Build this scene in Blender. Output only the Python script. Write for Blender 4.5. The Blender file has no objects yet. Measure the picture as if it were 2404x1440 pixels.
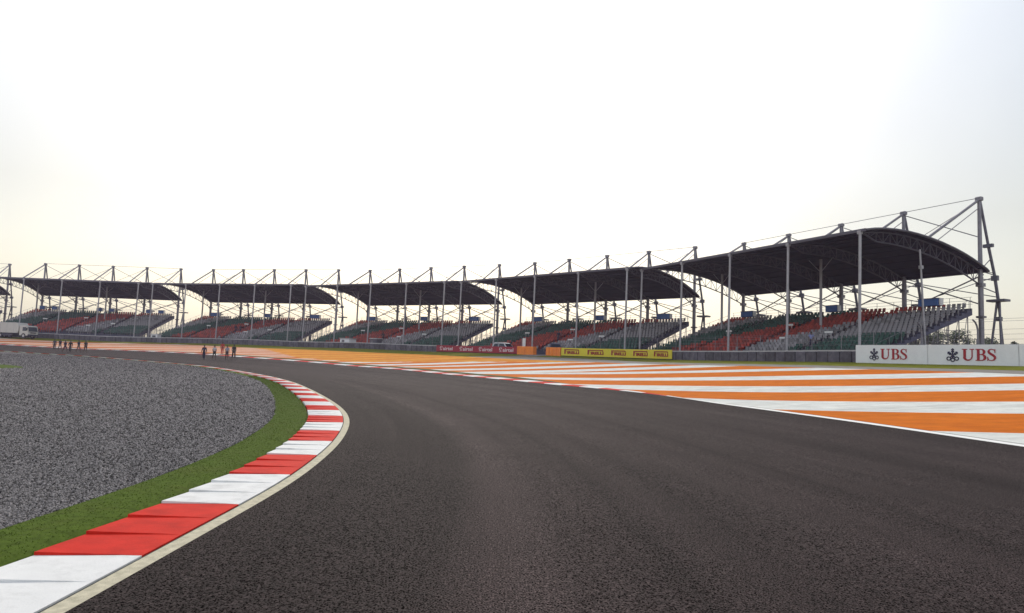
import bpy, bmesh, math, random
import numpy as np
from mathutils import Vector, Matrix
random.seed(7); rng = np.random.default_rng(7)
sc = bpy.context.scene
col = sc.collection
PI = math.pi

# ------------------------------------------------------------------ helpers
def tag(o, label=None, cat=None, group=None, kind=None):
    if label: o['label'] = label
    if cat: o['category'] = cat
    if group: o['group'] = group
    if kind: o['kind'] = kind
    return o

def empty(name, loc=(0, 0, 0), rz=0.0):
    o = bpy.data.objects.new(name, None); col.objects.link(o)
    o.location = loc; o.rotation_euler = (0, 0, rz); o.empty_display_size = .3
    return o

class MB:
    """collects boxes, bars, tubes and sheets and links them as one mesh object"""
    def __init__(s): s.v = []; s.f = []; s.m = []; s.sm = []
    def face(s, pts, mi=0, smooth=False):
        n = len(s.v); s.v += [tuple(map(float, p)) for p in pts]
        s.f.append(tuple(range(n, n + len(pts)))); s.m.append(mi); s.sm.append(smooth)
    def add(s, verts, faces, mi=0, smooth=False):
        n = len(s.v); s.v += [tuple(map(float, p)) for p in verts]
        for f in faces: s.f.append(tuple(i + n for i in f)); s.m.append(mi); s.sm.append(smooth)
    def box(s, c, size, mi=0, rz=0.0, M=None, bev=0.0):
        hx, hy, hz = size[0] / 2, size[1] / 2, size[2] / 2
        if bev > 0:
            b = bev; vs = []
            for (x, y) in ((-hx + b, -hy), (hx - b, -hy), (hx, -hy + b), (hx, hy - b), (hx - b, hy), (-hx + b, hy), (-hx, hy - b), (-hx, -hy + b)): vs.append((x, y))
            ring = []
            for z, k in ((-hz, b), (-hz + b, 0), (hz - b, 0), (hz, b)):
                ring += [(x - math.copysign(k, x), y - math.copysign(k, y), z) for x, y in vs]
            fs = []
            for r in range(3):
                for i in range(8):
                    fs.append((r * 8 + i, r * 8 + (i + 1) % 8, r * 8 + 8 + (i + 1) % 8, r * 8 + 8 + i))
            fs.append(tuple(range(7, -1, -1))); fs.append(tuple(range(24, 32)))
            v = ring
        else:
            v = [(x, y, z) for z in (-hz, hz) for x, y in ((-hx, -hy), (hx, -hy), (hx, hy), (-hx, hy))]
            fs = [(3, 2, 1, 0), (4, 5, 6, 7), (0, 1, 5, 4), (1, 2, 6, 5), (2, 3, 7, 6), (3, 0, 4, 7)]
        cz, sz = math.cos(rz), math.sin(rz)
        out = []
        for x, y, z in v:
            p = Vector((x * cz - y * sz + c[0], x * sz + y * cz + c[1], z + c[2]))
            if M is not None: p = M @ p
            out.append(p)
        s.add(out, fs, mi)
    def tube(s, a, b, r, n=8, mi=0, r2=None, cap=True):
        a = Vector(a); b = Vector(b); d = (b - a)
        if d.length < 1e-6: return
        d.normalize(); r2 = r if r2 is None else r2
        x = d.orthogonal().normalized(); y = d.cross(x)
        v = []
        for p, rr in ((a, r), (b, r2)):
            for i in range(n):
                t = 2 * PI * (i + .5) / n; v.append(p + x * math.cos(t) * rr + y * math.sin(t) * rr)
        f = [(i, (i + 1) % n, n + (i + 1) % n, n + i) for i in range(n)]
        s.add(v, f, mi, True)
        if cap:
            s.add(v[:n], [tuple(range(n - 1, -1, -1))], mi); s.add(v[n:], [tuple(range(n))], mi)
    def path(s, pts, r, n=6, mi=0):
        for a, b in zip(pts[:-1], pts[1:]): s.tube(a, b, r, n, mi)
    def prism(s, poly, y0, y1, mi=0):
        """polygon in x,z extruded along y"""
        n = len(poly)
        v = [(x, y0, z) for x, z in poly] + [(x, y1, z) for x, z in poly]
        f = [(i, (i + 1) % n, n + (i + 1) % n, n + i) for i in range(n)] + [tuple(range(n - 1, -1, -1)), tuple(range(n, 2 * n))]
        s.add(v, f, mi)
    def build(s, name, mats, parent=None, kind=None):
        me = bpy.data.meshes.new(name); me.from_pydata(s.v, [], s.f); me.update()
        mats = mats if isinstance(mats, (list, tuple)) else [mats]
        for m in mats: me.materials.append(m)
        me.polygons.foreach_set('material_index', s.m)
        me.polygons.foreach_set('use_smooth', s.sm)
        o = bpy.data.objects.new(name, me); col.objects.link(o)
        if parent: o.parent = parent
        if kind: o['kind'] = kind
        return o

def kids(o): return list(o.children)
def copy_tree(o, parent=None):
    c = o.copy(); col.objects.link(c)
    if parent is not None: c.parent = parent
    for ch in kids(o): copy_tree(ch, c)
    return c

# ------------------------------------------------------------------ materials
def mat(name, base, rough=.6, metal=0.0, var=.12, scale=6.0, bump=0.0, bscale=40.0, spec=.5, detail=4.0, dirt=None, dscale=1.5, damt=.5):
    m = bpy.data.materials.new(name); m.use_nodes = True
    nt = m.node_tree; N = nt.nodes; L = nt.links; b = N['Principled BSDF']
    b.inputs['Roughness'].default_value = rough; b.inputs['Metallic'].default_value = metal
    b.inputs['Specular IOR Level'].default_value = spec
    tc = N.new('ShaderNodeTexCoord')
    no = N.new('ShaderNodeTexNoise'); no.inputs['Scale'].default_value = scale; no.inputs['Detail'].default_value = detail
    L.new(tc.outputs['Object'], no.inputs['Vector'])
    r = N.new('ShaderNodeValToRGB')
    lo = [max(0, c * (1 - var)) for c in base]; hi = [min(1, c * (1 + var)) for c in base]
    r.color_ramp.elements[0].position = .3; r.color_ramp.elements[1].position = .7
    r.color_ramp.elements[0].color = (*lo, 1); r.color_ramp.elements[1].color = (*hi, 1)
    L.new(no.outputs['Fac'], r.inputs['Fac'])
    out = r.outputs['Color']
    if dirt:
        n2 = N.new('ShaderNodeTexNoise'); n2.inputs['Scale'].default_value = dscale; n2.inputs['Detail'].default_value = 8; n2.inputs['Roughness'].default_value = .7
        L.new(tc.outputs['Object'], n2.inputs['Vector'])
        mr = N.new('ShaderNodeMapRange'); mr.inputs['From Min'].default_value = .5; mr.inputs['From Max'].default_value = .75; mr.inputs['To Max'].default_value = damt
        L.new(n2.outputs['Fac'], mr.inputs['Value'])
        mx = N.new('ShaderNodeMixRGB'); mx.inputs[2].default_value = (*dirt, 1)
        L.new(mr.outputs[0], mx.inputs[0]); L.new(out, mx.inputs[1]); out = mx.outputs[0]
    L.new(out, b.inputs['Base Color'])
    if bump > 0:
        n3 = N.new('ShaderNodeTexNoise'); n3.inputs['Scale'].default_value = bscale; n3.inputs['Detail'].default_value = 6
        L.new(tc.outputs['Object'], n3.inputs['Vector'])
        bp = N.new('ShaderNodeBump'); bp.inputs['Strength'].default_value = bump; bp.inputs['Distance'].default_value = .02
        L.new(n3.outputs['Fac'], bp.inputs['Height']); L.new(bp.outputs[0], b.inputs['Normal'])
    return m

M = {}
M['galv'] = mat('galvanised_steel', (.17, .165, .19), .45, .35, .15, 3)
M['pole'] = mat('painted_pole', (.30, .295, .32), .45, .2, .08, 2)
M['dark_steel'] = mat('dark_steel', (.10, .10, .13), .5, .3, .2, 3)
M['roof'] = mat('roof_sheet', (.016, .010, .030), .75, 0, .25, .6, .1, 3, .08)
M['fascia'] = mat('roof_fascia', (.09, .085, .11), .5, .3, .1, 2)
M['truss'] = mat('truss_steel', (.055, .05, .07), .55, .3, .1, 2)
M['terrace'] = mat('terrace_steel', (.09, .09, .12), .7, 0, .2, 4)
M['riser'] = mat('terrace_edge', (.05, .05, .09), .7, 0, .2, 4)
M['seat_red'] = mat('red_seat_plastic', (.30, .026, .012), .55, 0, .12, 3)
M['seat_grey'] = mat('grey_seat_plastic', (.25, .24, .255), .55, 0, .12, 3)
M['seat_green'] = mat('green_seat_plastic', (.006, .060, .043), .55, 0, .15, 3)
M['blue'] = mat('blue_panel', (.035, .12, .36), .5, 0, .1, 3)
M['white'] = mat('white_paint', (.70, .70, .70), .5, 0, .04, 3, dirt=(.45, .44, .42), damt=.35)
M['board'] = mat('white_board', (.76, .77, .80), .5, 0, .03, 1.5, dirt=(.5, .5, .52), dscale=.7, damt=.4)
M['navy_mark'] = mat('navy_print', (.012, .012, .05), .5, 0, .1, 5)
M['red_mark'] = mat('red_print', (.33, .006, .02), .5, 0, .08, 5)
M['black'] = mat('black_rubber', (.02, .02, .022), .8, 0, .2, 8)
M['dark_glass'] = mat('dark_glass', (.02, .03, .045), .08, 0, .05, 2)
M['orange'] = mat('orange_plastic', (.80, .22, .02), .45, 0, .1, 2, dirt=(.5, .13, .02), damt=.4)
M['yellow'] = mat('yellow_banner', (.66, .55, .03), .5, 0, .06, 2)
M['print_dark'] = mat('dark_red_print', (.28, .02, .01), .5, 0, .1, 5)
M['banner_red'] = mat('red_banner', (.30, .008, .03), .5, 0, .1, 2)
M['banner_white'] = mat('banner_white_print', (.70, .58, .62), .5, 0, .05, 3)
M['barrier'] = mat('grey_barrier_fabric', (.075, .068, .092), .7, 0, .3, 2.2, .5, 3.0, dirt=(.14, .135, .15), dscale=1.1, damt=.7)
M['barrier_gap'] = mat('barrier_gap', (.015, .015, .02), .9, 0, .1, 3)
M['rail'] = mat('barrier_top_rail', (.42, .41, .42), .5, .1, .15, 1)
def vary(m, lo, hi, src='island'):
    nt = m.node_tree; b = nt.nodes['Principled BSDF']; l = b.inputs['Base Color'].links[0]; out = l.from_socket
    g_ = nt.nodes.new('ShaderNodeNewGeometry') if src == 'island' else nt.nodes.new('ShaderNodeObjectInfo')
    r = nt.nodes.new('ShaderNodeMapRange'); r.inputs['To Min'].default_value = lo; r.inputs['To Max'].default_value = hi
    nt.links.new(g_.outputs['Random Per Island' if src == 'island' else 'Random'], r.inputs['Value'])
    x = nt.nodes.new('ShaderNodeMixRGB'); x.blend_type = 'MULTIPLY'; x.inputs[0].default_value = 1; nt.links.new(out, x.inputs[1]); nt.links.new(r.outputs[0], x.inputs[2]); nt.links.new(x.outputs[0], b.inputs['Base Color'])
for k_ in ('seat_red', 'seat_grey', 'seat_green'): vary(M[k_], .45, 1.25)
vary(M['barrier'], .7, 1.3, 'object')
M['stone'] = mat('gravel_stone', (.16, .148, .148), .85, 0, .1, 20, spec=.1); vary(M['stone'], .18, 1.8)
M['kerb_red'] = mat('kerb_red_paint', (.53, .026, .017), .7, 0, .10, 5, .2, 60, .04, dirt=(.30, .016, .012), dscale=2.6, damt=.6)
M['kerb_white'] = mat('kerb_white_paint', (.66, .66, .655), .7, 0, .05, 5, .2, 60, .05, dirt=(.34, .335, .33), dscale=2.6, damt=.55)
M['beige'] = mat('concrete_edge', (.50, .46, .35), .9, 0, .18, 14, .5, 80, .05, dirt=(.28, .26, .20), dscale=5, damt=.5)
M['seam'] = mat('dark_seam', (.03, .03, .03), .9, 0, .2, 8)
M['line_white'] = mat('road_line_paint', (.72, .72, .70), .6, 0, .06, 3, .2, 60)
M['road'] = mat('service_road_asphalt', (.17, .155, .14), .85, 0, .15, 1.5, .3, 60)
M['truck_white'] = mat('truck_white_paint', (.48, .47, .44), .5, 0, .06, 1.2, dirt=(.25, .24, .22), dscale=1.2, damt=.6)
M['chassis'] = mat('truck_chassis', (.022, .022, .045), .6, 0, .2, 3)
M['skin'] = mat('skin', (.075, .040, .029), .6, 0, .06, 9)
M['hair'] = mat('black_hair', (.012, .010, .010), .6, 0, .2, 30)
M['bark'] = mat('bark', (.09, .065, .045), .9, 0, .3, 8, .5, 20)
M['leaf'] = mat('leaf_green', (.030, .050, .018), .6, 0, .45, 1.3)
vary(M['leaf'], .5, 1.5)
M['lamp_glass'] = mat('headlight_glass', (.75, .76, .78), .12, .2, .03, 3)
def cloth(n, c): return mat(n, c, .85, 0, .12, 14)

def runoff_paint(name, a, b):
    m = mat(name, a, .85, 0, .10, 1.3, .25, 70, .05, dirt=b, dscale=.45, damt=.7)
    nt = m.node_tree; N = nt.nodes; L = nt.links; p = N['Principled BSDF']; out = p.inputs['Base Color'].links[0].from_socket
    tc = N.new('ShaderNodeTexCoord')
    for rz_, sx_, sy_, amt, dk in ((.55, .10, 1.6, .38, .45), (-.3, .06, 2.2, .30, .40), (0, 9, 9, .30, .55)):
        mp = N.new('ShaderNodeMapping'); mp.inputs['Rotation'].default_value = (0, 0, rz_); mp.inputs['Scale'].default_value = (sx_, sy_, 1); L.new(tc.outputs['Object'], mp.inputs['Vector'])
        n_ = N.new('ShaderNodeTexNoise'); n_.inputs['Scale'].default_value = 1; n_.inputs['Detail'].default_value = 6; n_.inputs['Roughness'].default_value = .65; L.new(mp.outputs[0], n_.inputs['Vector'])
        r_ = N.new('ShaderNodeMapRange'); r_.inputs['From Min'].default_value = .50; r_.inputs['From Max'].default_value = .72; r_.inputs['To Max'].default_value = amt; L.new(n_.outputs['Fac'], r_.inputs['Value'])
        x_ = N.new('ShaderNodeMixRGB'); x_.blend_type = 'MULTIPLY'; x_.inputs[2].default_value = (dk, dk, dk, 1); L.new(r_.outputs[0], x_.inputs[0]); L.new(out, x_.inputs[1]); out = x_.outputs[0]
    L.new(out, p.inputs['Base Color'])
    return m
M['ro_orange'] = runoff_paint('orange_asphalt_paint', (.54, .135, .006), (.42, .090, .004))
M['ro_white'] = runoff_paint('white_asphalt_paint', (.62, .63, .60), (.44, .45, .44))
M['ro_yellow'] = runoff_paint('yellow_asphalt_paint', (.62, .27, .03), (.52, .20, .02))
M['ro_amber'] = runoff_paint('amber_asphalt_paint', (.58, .20, .018), (.48, .14, .012))
M['ro_pink'] = runoff_paint('hazed_salmon_asphalt_paint', (.58, .27, .15), (.46, .19, .11))  # far stripes: orange paled to salmon, distance haze mixed into the colour

def asphalt_mat():
    m = bpy.data.materials.new('racetrack_asphalt'); m.use_nodes = True
    nt = m.node_tree; N = nt.nodes; L = nt.links; b = N['Principled BSDF']
    tc = N.new('ShaderNodeTexCoord'); uv = N.new('ShaderNodeUVMap'); uv.uv_map = 'track'
    def noise(vec, sx, sy, sc_, det=3, rough=.55):
        mp = N.new('ShaderNodeMapping'); mp.inputs['Scale'].default_value = (sx, sy, 1); L.new(vec, mp.inputs['Vector'])
        n = N.new('ShaderNodeTexNoise'); n.inputs['Scale'].default_value = sc_; n.inputs['Detail'].default_value = det; n.inputs['Roughness'].default_value = rough
        L.new(mp.outputs[0], n.inputs['Vector']); return n.outputs['Fac']
    grain = noise(tc.outputs['Object'], 1, 1, 68, 2, .8)
    grain2 = noise(tc.outputs['Object'], 1, 1, 24, 2, .85)
    blotch = noise(tc.outputs['Object'], 1, 1, .35, 5, .6)
    streak = noise(uv.outputs[0], .75, .012, 1.0, 5, .6)
    streak2 = noise(uv.outputs[0], 7, .05, 1.0, 3, .6)
    def mrange(f, a, b_, c, d):
        r = N.new('ShaderNodeMapRange'); r.inputs['From Min'].default_value = a; r.inputs['From Max'].default_value = b_
        r.inputs['To Min'].default_value = c; r.inputs['To Max'].default_value = d; L.new(f, r.inputs['Value']); return r.outputs[0]
    def mul(a, b_):
        n = N.new('ShaderNodeMath'); n.operation = 'MULTIPLY'; L.new(a, n.inputs[0]); L.new(b_, n.inputs[1]); return n.outputs[0]
    k = mul(mrange(grain, .39, .62, 0, 2.1), mrange(grain2, .36, .64, .5, 1.5))
    k = mul(k, mrange(blotch, .3, .7, .85, 1.15))
    sepu = N.new('ShaderNodeSeparateXYZ'); L.new(uv.outputs[0], sepu.inputs[0])
    wob = N.new('ShaderNodeMath'); wob.operation = 'MULTIPLY_ADD'; wob.inputs[1].default_value = 1.2; L.new(noise(uv.outputs[0], .05, .04, 1.0, 2), wob.inputs[0]); L.new(sepu.outputs[0], wob.inputs[2])
    sc_ = N.new('ShaderNodeMath'); sc_.operation = 'DIVIDE'; sc_.inputs[1].default_value = 15; L.new(wob.outputs[0], sc_.inputs[0])
    ln = N.new('ShaderNodeValToRGB'); el = ln.color_ramp.elements
    el[0].position = 0; el[0].color = (.42,) * 3 + (1,); el[1].position = 1; el[1].color = (.40,) * 3 + (1,)
    for ps, cv in ((.155, .36), (.175, .66), (.21, .55), (.246, .53), (.25, .41), (.256, .41), (.26, .52), (.30, .50), (.36, .46), (.375, .54), (.435, .51), (.439, .40), (.445, .40), (.449, .51), (.47, .50), (.52, .41), (.535, .52), (.60, .47), (.66, .40), (.68, .50), (.80, .45)): el.new(ps).color = (cv, cv, cv, 1)
    L.new(sc_.outputs[0], ln.inputs['Fac']); k = mul(k, mrange(ln.outputs['Color'], .3, .7, .64, 1.36))
    k = mul(k, mrange(streak, .33, .67, .74, 1.32)); k = mul(k, mrange(streak2, .3, .7, .965, 1.035))
    mx = N.new('ShaderNodeMixRGB'); mx.blend_type = 'MULTIPLY'; mx.inputs[0].default_value = 1
    mx.inputs[1].default_value = (.0262, .0182, .0184, 1); L.new(k, mx.inputs[2])
    L.new(mx.outputs[0], b.inputs['Base Color'])
    L.new(mrange(streak, .3, .7, .86, .78), b.inputs['Roughness'])
    L.new(mrange(grain, .4, .62, .0, .17), b.inputs['Specular IOR Level'])
    bp = N.new('ShaderNodeBump'); bp.inputs['Strength'].default_value = .55; bp.inputs['Distance'].default_value = .012
    L.new(grain, bp.inputs['Height']); L.new(bp.outputs[0], b.inputs['Normal'])
    return m
M['asphalt'] = asphalt_mat()

def gravel_mat():
    m = bpy.data.materials.new('grey_gravel'); m.use_nodes = True
    nt = m.node_tree; N = nt.nodes; L = nt.links; b = N['Principled BSDF']; b.inputs['Roughness'].default_value = .85
    b.inputs['Specular IOR Level'].default_value = .08
    tc = N.new('ShaderNodeTexCoord')
    v = N.new('ShaderNodeTexVoronoi'); v.inputs['Scale'].default_value = 32; L.new(tc.outputs['Object'], v.inputs['Vector'])
    v2 = N.new('ShaderNodeTexVoronoi'); v2.inputs['Scale'].default_value = 15; L.new(tc.outputs['Object'], v2.inputs['Vector'])
    n = N.new('ShaderNodeTexNoise'); n.inputs['Scale'].default_value = 1.1; n.inputs['Detail'].default_value = 6; L.new(tc.outputs['Object'], n.inputs['Vector'])
    sep = N.new('ShaderNodeSeparateColor'); L.new(v.outputs['Color'], sep.inputs[0])
    sep2 = N.new('ShaderNodeSeparateColor'); L.new(v2.outputs['Color'], sep2.inputs[0])
    av = N.new('ShaderNodeMixRGB'); av.inputs[0].default_value = .25; L.new(sep.outputs[0], av.inputs[1]); L.new(sep2.outputs[0], av.inputs[2])
    r = N.new('ShaderNodeValToRGB'); e = r.color_ramp.elements
    e[0].position = .12; e[0].color = (.008, .007, .012, 1); e[1].position = .85; e[1].color = (.33, .30, .30, 1)
    q = e.new(.5); q.color = (.072, .064, .070, 1)
    L.new(av.outputs[0], r.inputs['Fac'])
    mx = N.new('ShaderNodeMixRGB'); mx.blend_type = 'MULTIPLY'; mx.inputs[0].default_value = 1; L.new(r.outputs[0], mx.inputs[1])
    mr = N.new('ShaderNodeMapRange'); mr.inputs['From Min'].default_value = .3; mr.inputs['From Max'].default_value = .7; mr.inputs['To Min'].default_value = .82; mr.inputs['To Max'].default_value = 1.15
    L.new(n.outputs['Fac'], mr.inputs['Value']); L.new(mr.outputs[0], mx.inputs[2]); L.new(mx.outputs[0], b.inputs['Base Color'])
    bp = N.new('ShaderNodeBump'); bp.inputs['Strength'].default_value = .9; bp.inputs['Distance'].default_value = .03; bp.invert = True
    L.new(v.outputs['Distance'], bp.inputs['Height']); L.new(bp.outputs[0], b.inputs['Normal'])
    return m
M['gravel'] = gravel_mat()
M['grass'] = mat('mown_grass', (.062, .096, .012), .9, 0, .25, 14, .25, 150, .05, 8, dirt=(.085, .085, .022), dscale=.8, damt=.5)
M['blade'] = mat('grass_blade', (.075, .112, .014), .8, 0, .3, 5, spec=.05, dirt=(.09, .09, .02), dscale=.8, damt=.5)
M['verge'] = mat('dry_verge_grass', (.125, .135, .010), .95, 0, .3, 1.2, .5, 30, .05, 8, dirt=(.17, .14, .04), dscale=.5, damt=.5)
M['green_strip'] = mat('dull_grass_strip', (.085, .085, .028), .9, 0, .3, 2, .5, 30, .1)
M['dirt'] = mat('dusty_ground', (.20, .17, .12), .95, 0, .25, .3, .3, 5, .1, 8)

# ------------------------------------------------------------------ the lie of the land
CP = [(-60,-20,0),(-30,-20,0),(-5,-20,0),(8,-20,0),(-40,0,0),(-20,0,0),(0,0,0),(11,0,0),(-30,20,0),(-12,20,0),(0,10,0),(0,25,0),(11.9,17,0),(9,32,0),(0,40,0),(-20,40,0),(-40,45,0),(-60,60,0),(-10,50,0),
 (-29.63,66,.19),(-43.4,78,.34),(-59.62,88,.48),(-70.03,94,.56),(-18.24,82,.61),(-43.96,95,1.23),(-69.56,111,1.23),(-90.25,121,1.39),(-6.52,66,.32),(3.2,49,.2),
 (45.45,22.44,3.19),(38.98,35.97,2.84),(33.38,47.7,2.74),(28.21,58.53,2.78),(21.31,72.97,2.7),(14.42,87.41,2.8),(12.89,85.78,2.75),(1.34,96.86,2.88),(-10.21,107.93,2.96),(-12.7,110.56,2.97),(-26.61,118.48,3.11),(-40.51,126.39,3.06),(-43.29,127.75,3.14),(-58.74,131.91,3.09),(-74.19,136.08,2.91),(-78.35,139.42,2.97),(-94.35,139.44,2.96),(-110.35,139.46,2.9),(-118.8,144.95,2.9),(-134.6,142.43,2.9),(-150.4,139.91,2.9),
 (-120,130,1.9),(60,20,3),(30,-20,.6),(55,60,2.9),(30,100,2.9),(0,135,3),(-50,160,3.1),(-100,170,3.2),(-150,170,3),(40,-20,1.5)]
CP = np.array(CP, float); SS = 50.
def _tps(r2): return np.where(r2 > 1e-12, .5 * r2 * np.log(np.maximum(r2, 1e-12)), 0)
_A = CP[:, :2] / SS; _n = len(_A)
_K = _tps(((_A[:, None] - _A[None]) ** 2).sum(-1)) + .002 * np.eye(_n)
_P = np.c_[np.ones(_n), _A]
_w = np.linalg.solve(np.block([[_K, _P], [_P.T, np.zeros((3, 3))]]), np.r_[CP[:, 2], np.zeros(3)])
def zg(x, y):
    q = np.stack([np.asarray(x, float), np.asarray(y, float)], -1) / SS
    return _tps(((q[..., None, :] - _A) ** 2).sum(-1)) @ _w[:-3] + _w[-3] + q @ _w[-2:]
def gz(x, y): return float(zg(x, y))

def spline(pts, n=24):
    p = np.array(pts, float); p = np.vstack([2 * p[0] - p[1], p, 2 * p[-1] - p[-2]]); out = []
    for i in range(1, len(p) - 2):
        a, b, c, d = p[i - 1:i + 3]
        for t in np.arange(n) / n:
            out.append(.5 * (2 * b + (c - a) * t + (2 * a - 5 * b + 4 * c - d) * t * t + (3 * b - a - 3 * c + d) * t ** 3))
    out.append(p[-2]); return np.array(out)
def arclen(p): return np.r_[0, np.cumsum(np.linalg.norm(np.diff(p, axis=0), axis=1))]
class Curve:
    def __init__(s, pts, smooth=0.0):
        p = spline(pts); d = arclen(p); t = np.arange(0, d[-1], .25); p = np.c_[np.interp(t, d, p[:, 0]), np.interp(t, d, p[:, 1])]
        if smooth > 0:
            k = int(3 * smooth / .25); w = np.exp(-.5 * (np.arange(-k, k + 1) * .25 / smooth) ** 2); w /= w.sum()
            q = np.vstack([p[0] + (p[0] - p[1]) * np.arange(k, 0, -1)[:, None], p, p[-1] + (p[-1] - p[-2]) * np.arange(1, k + 1)[:, None]])
            p = np.c_[np.convolve(q[:, 0], w, 'valid'), np.convolve(q[:, 1], w, 'valid')]
        s.p = p; s.d = arclen(p); s.L = s.d[-1]
    def at(s, t): return np.stack([np.interp(t, s.d, s.p[:, 0]), np.interp(t, s.d, s.p[:, 1])], -1)
    def tan(s, t):
        a = s.at(np.asarray(t) - .4); b = s.at(np.asarray(t) + .4); d = b - a
        return d / np.maximum(np.linalg.norm(d, axis=-1, keepdims=True), 1e-9)
    def nor(s, t): d = s.tan(t); return np.stack([-d[..., 1], d[..., 0]], -1)      # left of travel
    def near(s, q): return s.d[np.argmin(((s.p - np.asarray(q)) ** 2).sum(-1))]

INNER = Curve([(-2.55,-12),(-2.58,-4),(-2.6,2),(-2.6,4.21),(-2.61,5.89),(-2.63,8.37),(-2.8,10.48),(-3.15,13.2),(-3.9,17.05),(-5.0,20.9),(-6.98,26.43),(-9.65,33.3),(-13.0,41.1),(-17.6,49.9),(-23.4,59.0),(-29.8,66.35),(-36.6,72.7),(-43.6,78.1),(-50.9,83.0),(-59.8,88.2),(-70.1,94.1),(-85,102.5),(-110,116),(-140,131)], .8)
OUTER = Curve([(15.6,-14),(14.6,-2),(13.7,8),(12.69,16.9),(12.03,21.4),(11.25,26),(10.1,32),(8.35,38),(5.6,43.8),(3.15,48.6),(.45,53.4),(-2.6,58.7),(-6.5,65.6),(-11.2,72.7),(-16.3,78.6),(-21.5,82.9),(-26,85.6),(-32.3,88.5),(-37,90.9),(-43.8,94.4),(-50,98),(-56.7,102),(-63,106),(-70.5,110.8),(-84.3,118.2),(-97,123.5),(-120,131),(-142,137)], 1.2)
TOPRO = Curve([(34.5,-14),(34,4),(32.4,20),(30.6,31),(28.98,38.5),(27.4,44),(23.9,51),(19.2,59.9),(14.6,67.6),(6.9,78.8),(.2,86.2),(-7.0,93.6),(-14,99.6),(-28,106.8),(-41.8,113.2),(-52.5,120.6),(-63.2,126.2),(-80,131.2),(-99,134),(-125,137.5),(-145,139)], 1.0)
BAR = Curve([(52,4),(45.4,22.4),(39,36),(33.4,47.7),(28.2,58.5),(21.3,72.6),(13.6,85.6),(1.3,97.2),(-11.8,108.6),(-26.6,118.4),(-42,126.2),(-58.7,132.2),(-76,136.6),(-94.3,139.6),(-113,141),(-134.6,142.4),(-155,142)])
B0 = BAR.near((45.4, 22.4))          # barrier distances below are counted from here
def bp(s, off=0.0, dz=0.0):
    """point on the barrier line, s metres along, off metres behind it"""
    p = BAR.at(s + B0); n = -BAR.nor(s + B0); q = p + n * off
    return Vector((q[0], q[1], gz(p[0], p[1]) + dz))
def bang(s): d = BAR.tan(s + B0); return math.atan2(d[1], d[0])

def sheet(rows, name, mats, midx=None, kind='structure', dz=0.0, uv=None, extra=None):
    """rows: list of (n,2) arrays of equal length; one quad sheet draped on the land"""
    R = np.array(rows); nr, nc = R.shape[:2]
    z = zg(R[..., 0], R[..., 1]) + dz
    if extra is not None: z = z + extra
    v = np.concatenate([R, z[..., None]], -1).reshape(-1, 3)
    f = []; mi = []
    for i in range(nr - 1):
        for j in range(nc - 1):
            f.append((i * nc + j, i * nc + j + 1, (i + 1) * nc + j + 1, (i + 1) * nc + j)); mi.append(midx(i, j) if midx else 0)
    me = bpy.data.meshes.new(name); me.from_pydata(v.tolist(), [], f); me.update()
    mats = mats if isinstance(mats, (list, tuple)) else [mats]
    for m in mats: me.materials.append(m)
    me.polygons.foreach_set('material_index', mi)
    me.polygons.foreach_set('use_smooth', [True] * len(f))
    if uv is not None:
        l = me.uv_layers.new(name='track'); U = np.array(uv).reshape(-1, 2)
        idx = np.zeros(len(me.loops), int); me.loops.foreach_get('vertex_index', idx)
        l.data.foreach_set('uv', U[idx].ravel())
    me.update()
    # faces must look up
    bm = bmesh.new(); bm.from_mesh(me)
    dn = [q for q in bm.faces if q.normal.z < 0]
    if dn: bmesh.ops.reverse_faces(bm, faces=dn)
    bm.to_mesh(me); bm.free()
    o = bpy.data.objects.new(name, me); col.objects.link(o); o['kind'] = kind
    return o

# ground far and wide under everything
xs = np.r_[np.arange(-330, -200, 26), np.arange(-200, 150, 5), np.arange(150, 331, 30)]
ys = np.r_[np.arange(-120, -60, 20), np.arange(-60, 260, 5), np.arange(260, 381, 30)]
GX, GY = np.meshgrid(xs, ys)
zz = np.clip(zg(np.clip(GX, -160, 70), np.clip(GY, -20, 175)), -.1, 3.1) - .32
far = np.clip((np.hypot(GX + 20, GY - 70) - 170) / 150, 0, 1); zz = zz * (1 - far) - .4 * far
v = np.stack([GX, GY, zz], -1).reshape(-1, 3); nc = len(xs)
me = bpy.data.meshes.new('ground'); me.from_pydata(v.tolist(), [], [(i * nc + j, i * nc + j + 1, (i + 1) * nc + j + 1, (i + 1) * nc + j) for i in range(len(ys) - 1) for j in range(nc - 1)])
me.materials.append(M['dirt']); me.polygons.foreach_set('use_smooth', [True] * len(me.polygons)); me.update()
g = bpy.data.objects.new('ground', me); col.objects.link(g); g['kind'] = 'structure'

# racetrack surface
tt = np.concatenate([np.linspace(0, .35, 160, endpoint=False), np.linspace(.35, 1, 160)])
TA, TE = tt * INNER.L, tt * OUTER.L
A, E = INNER.at(TA), OUTER.at(TE)
NC = 25
rows = [A + (E - A) * (k / (NC - 1)) for k in range(NC)]
wid = np.linalg.norm(E - A, axis=1)
uv = [np.c_[np.full(len(A), 0) + wid * 0 + 13 * k / (NC - 1), (TA + (TE - TA) * k / (NC - 1))] for k in range(NC)]
sheet(rows, 'racetrack', M['asphalt'], uv=uv)
NA = INNER.nor(TA)          # left of travel = inside of the bend
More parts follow.
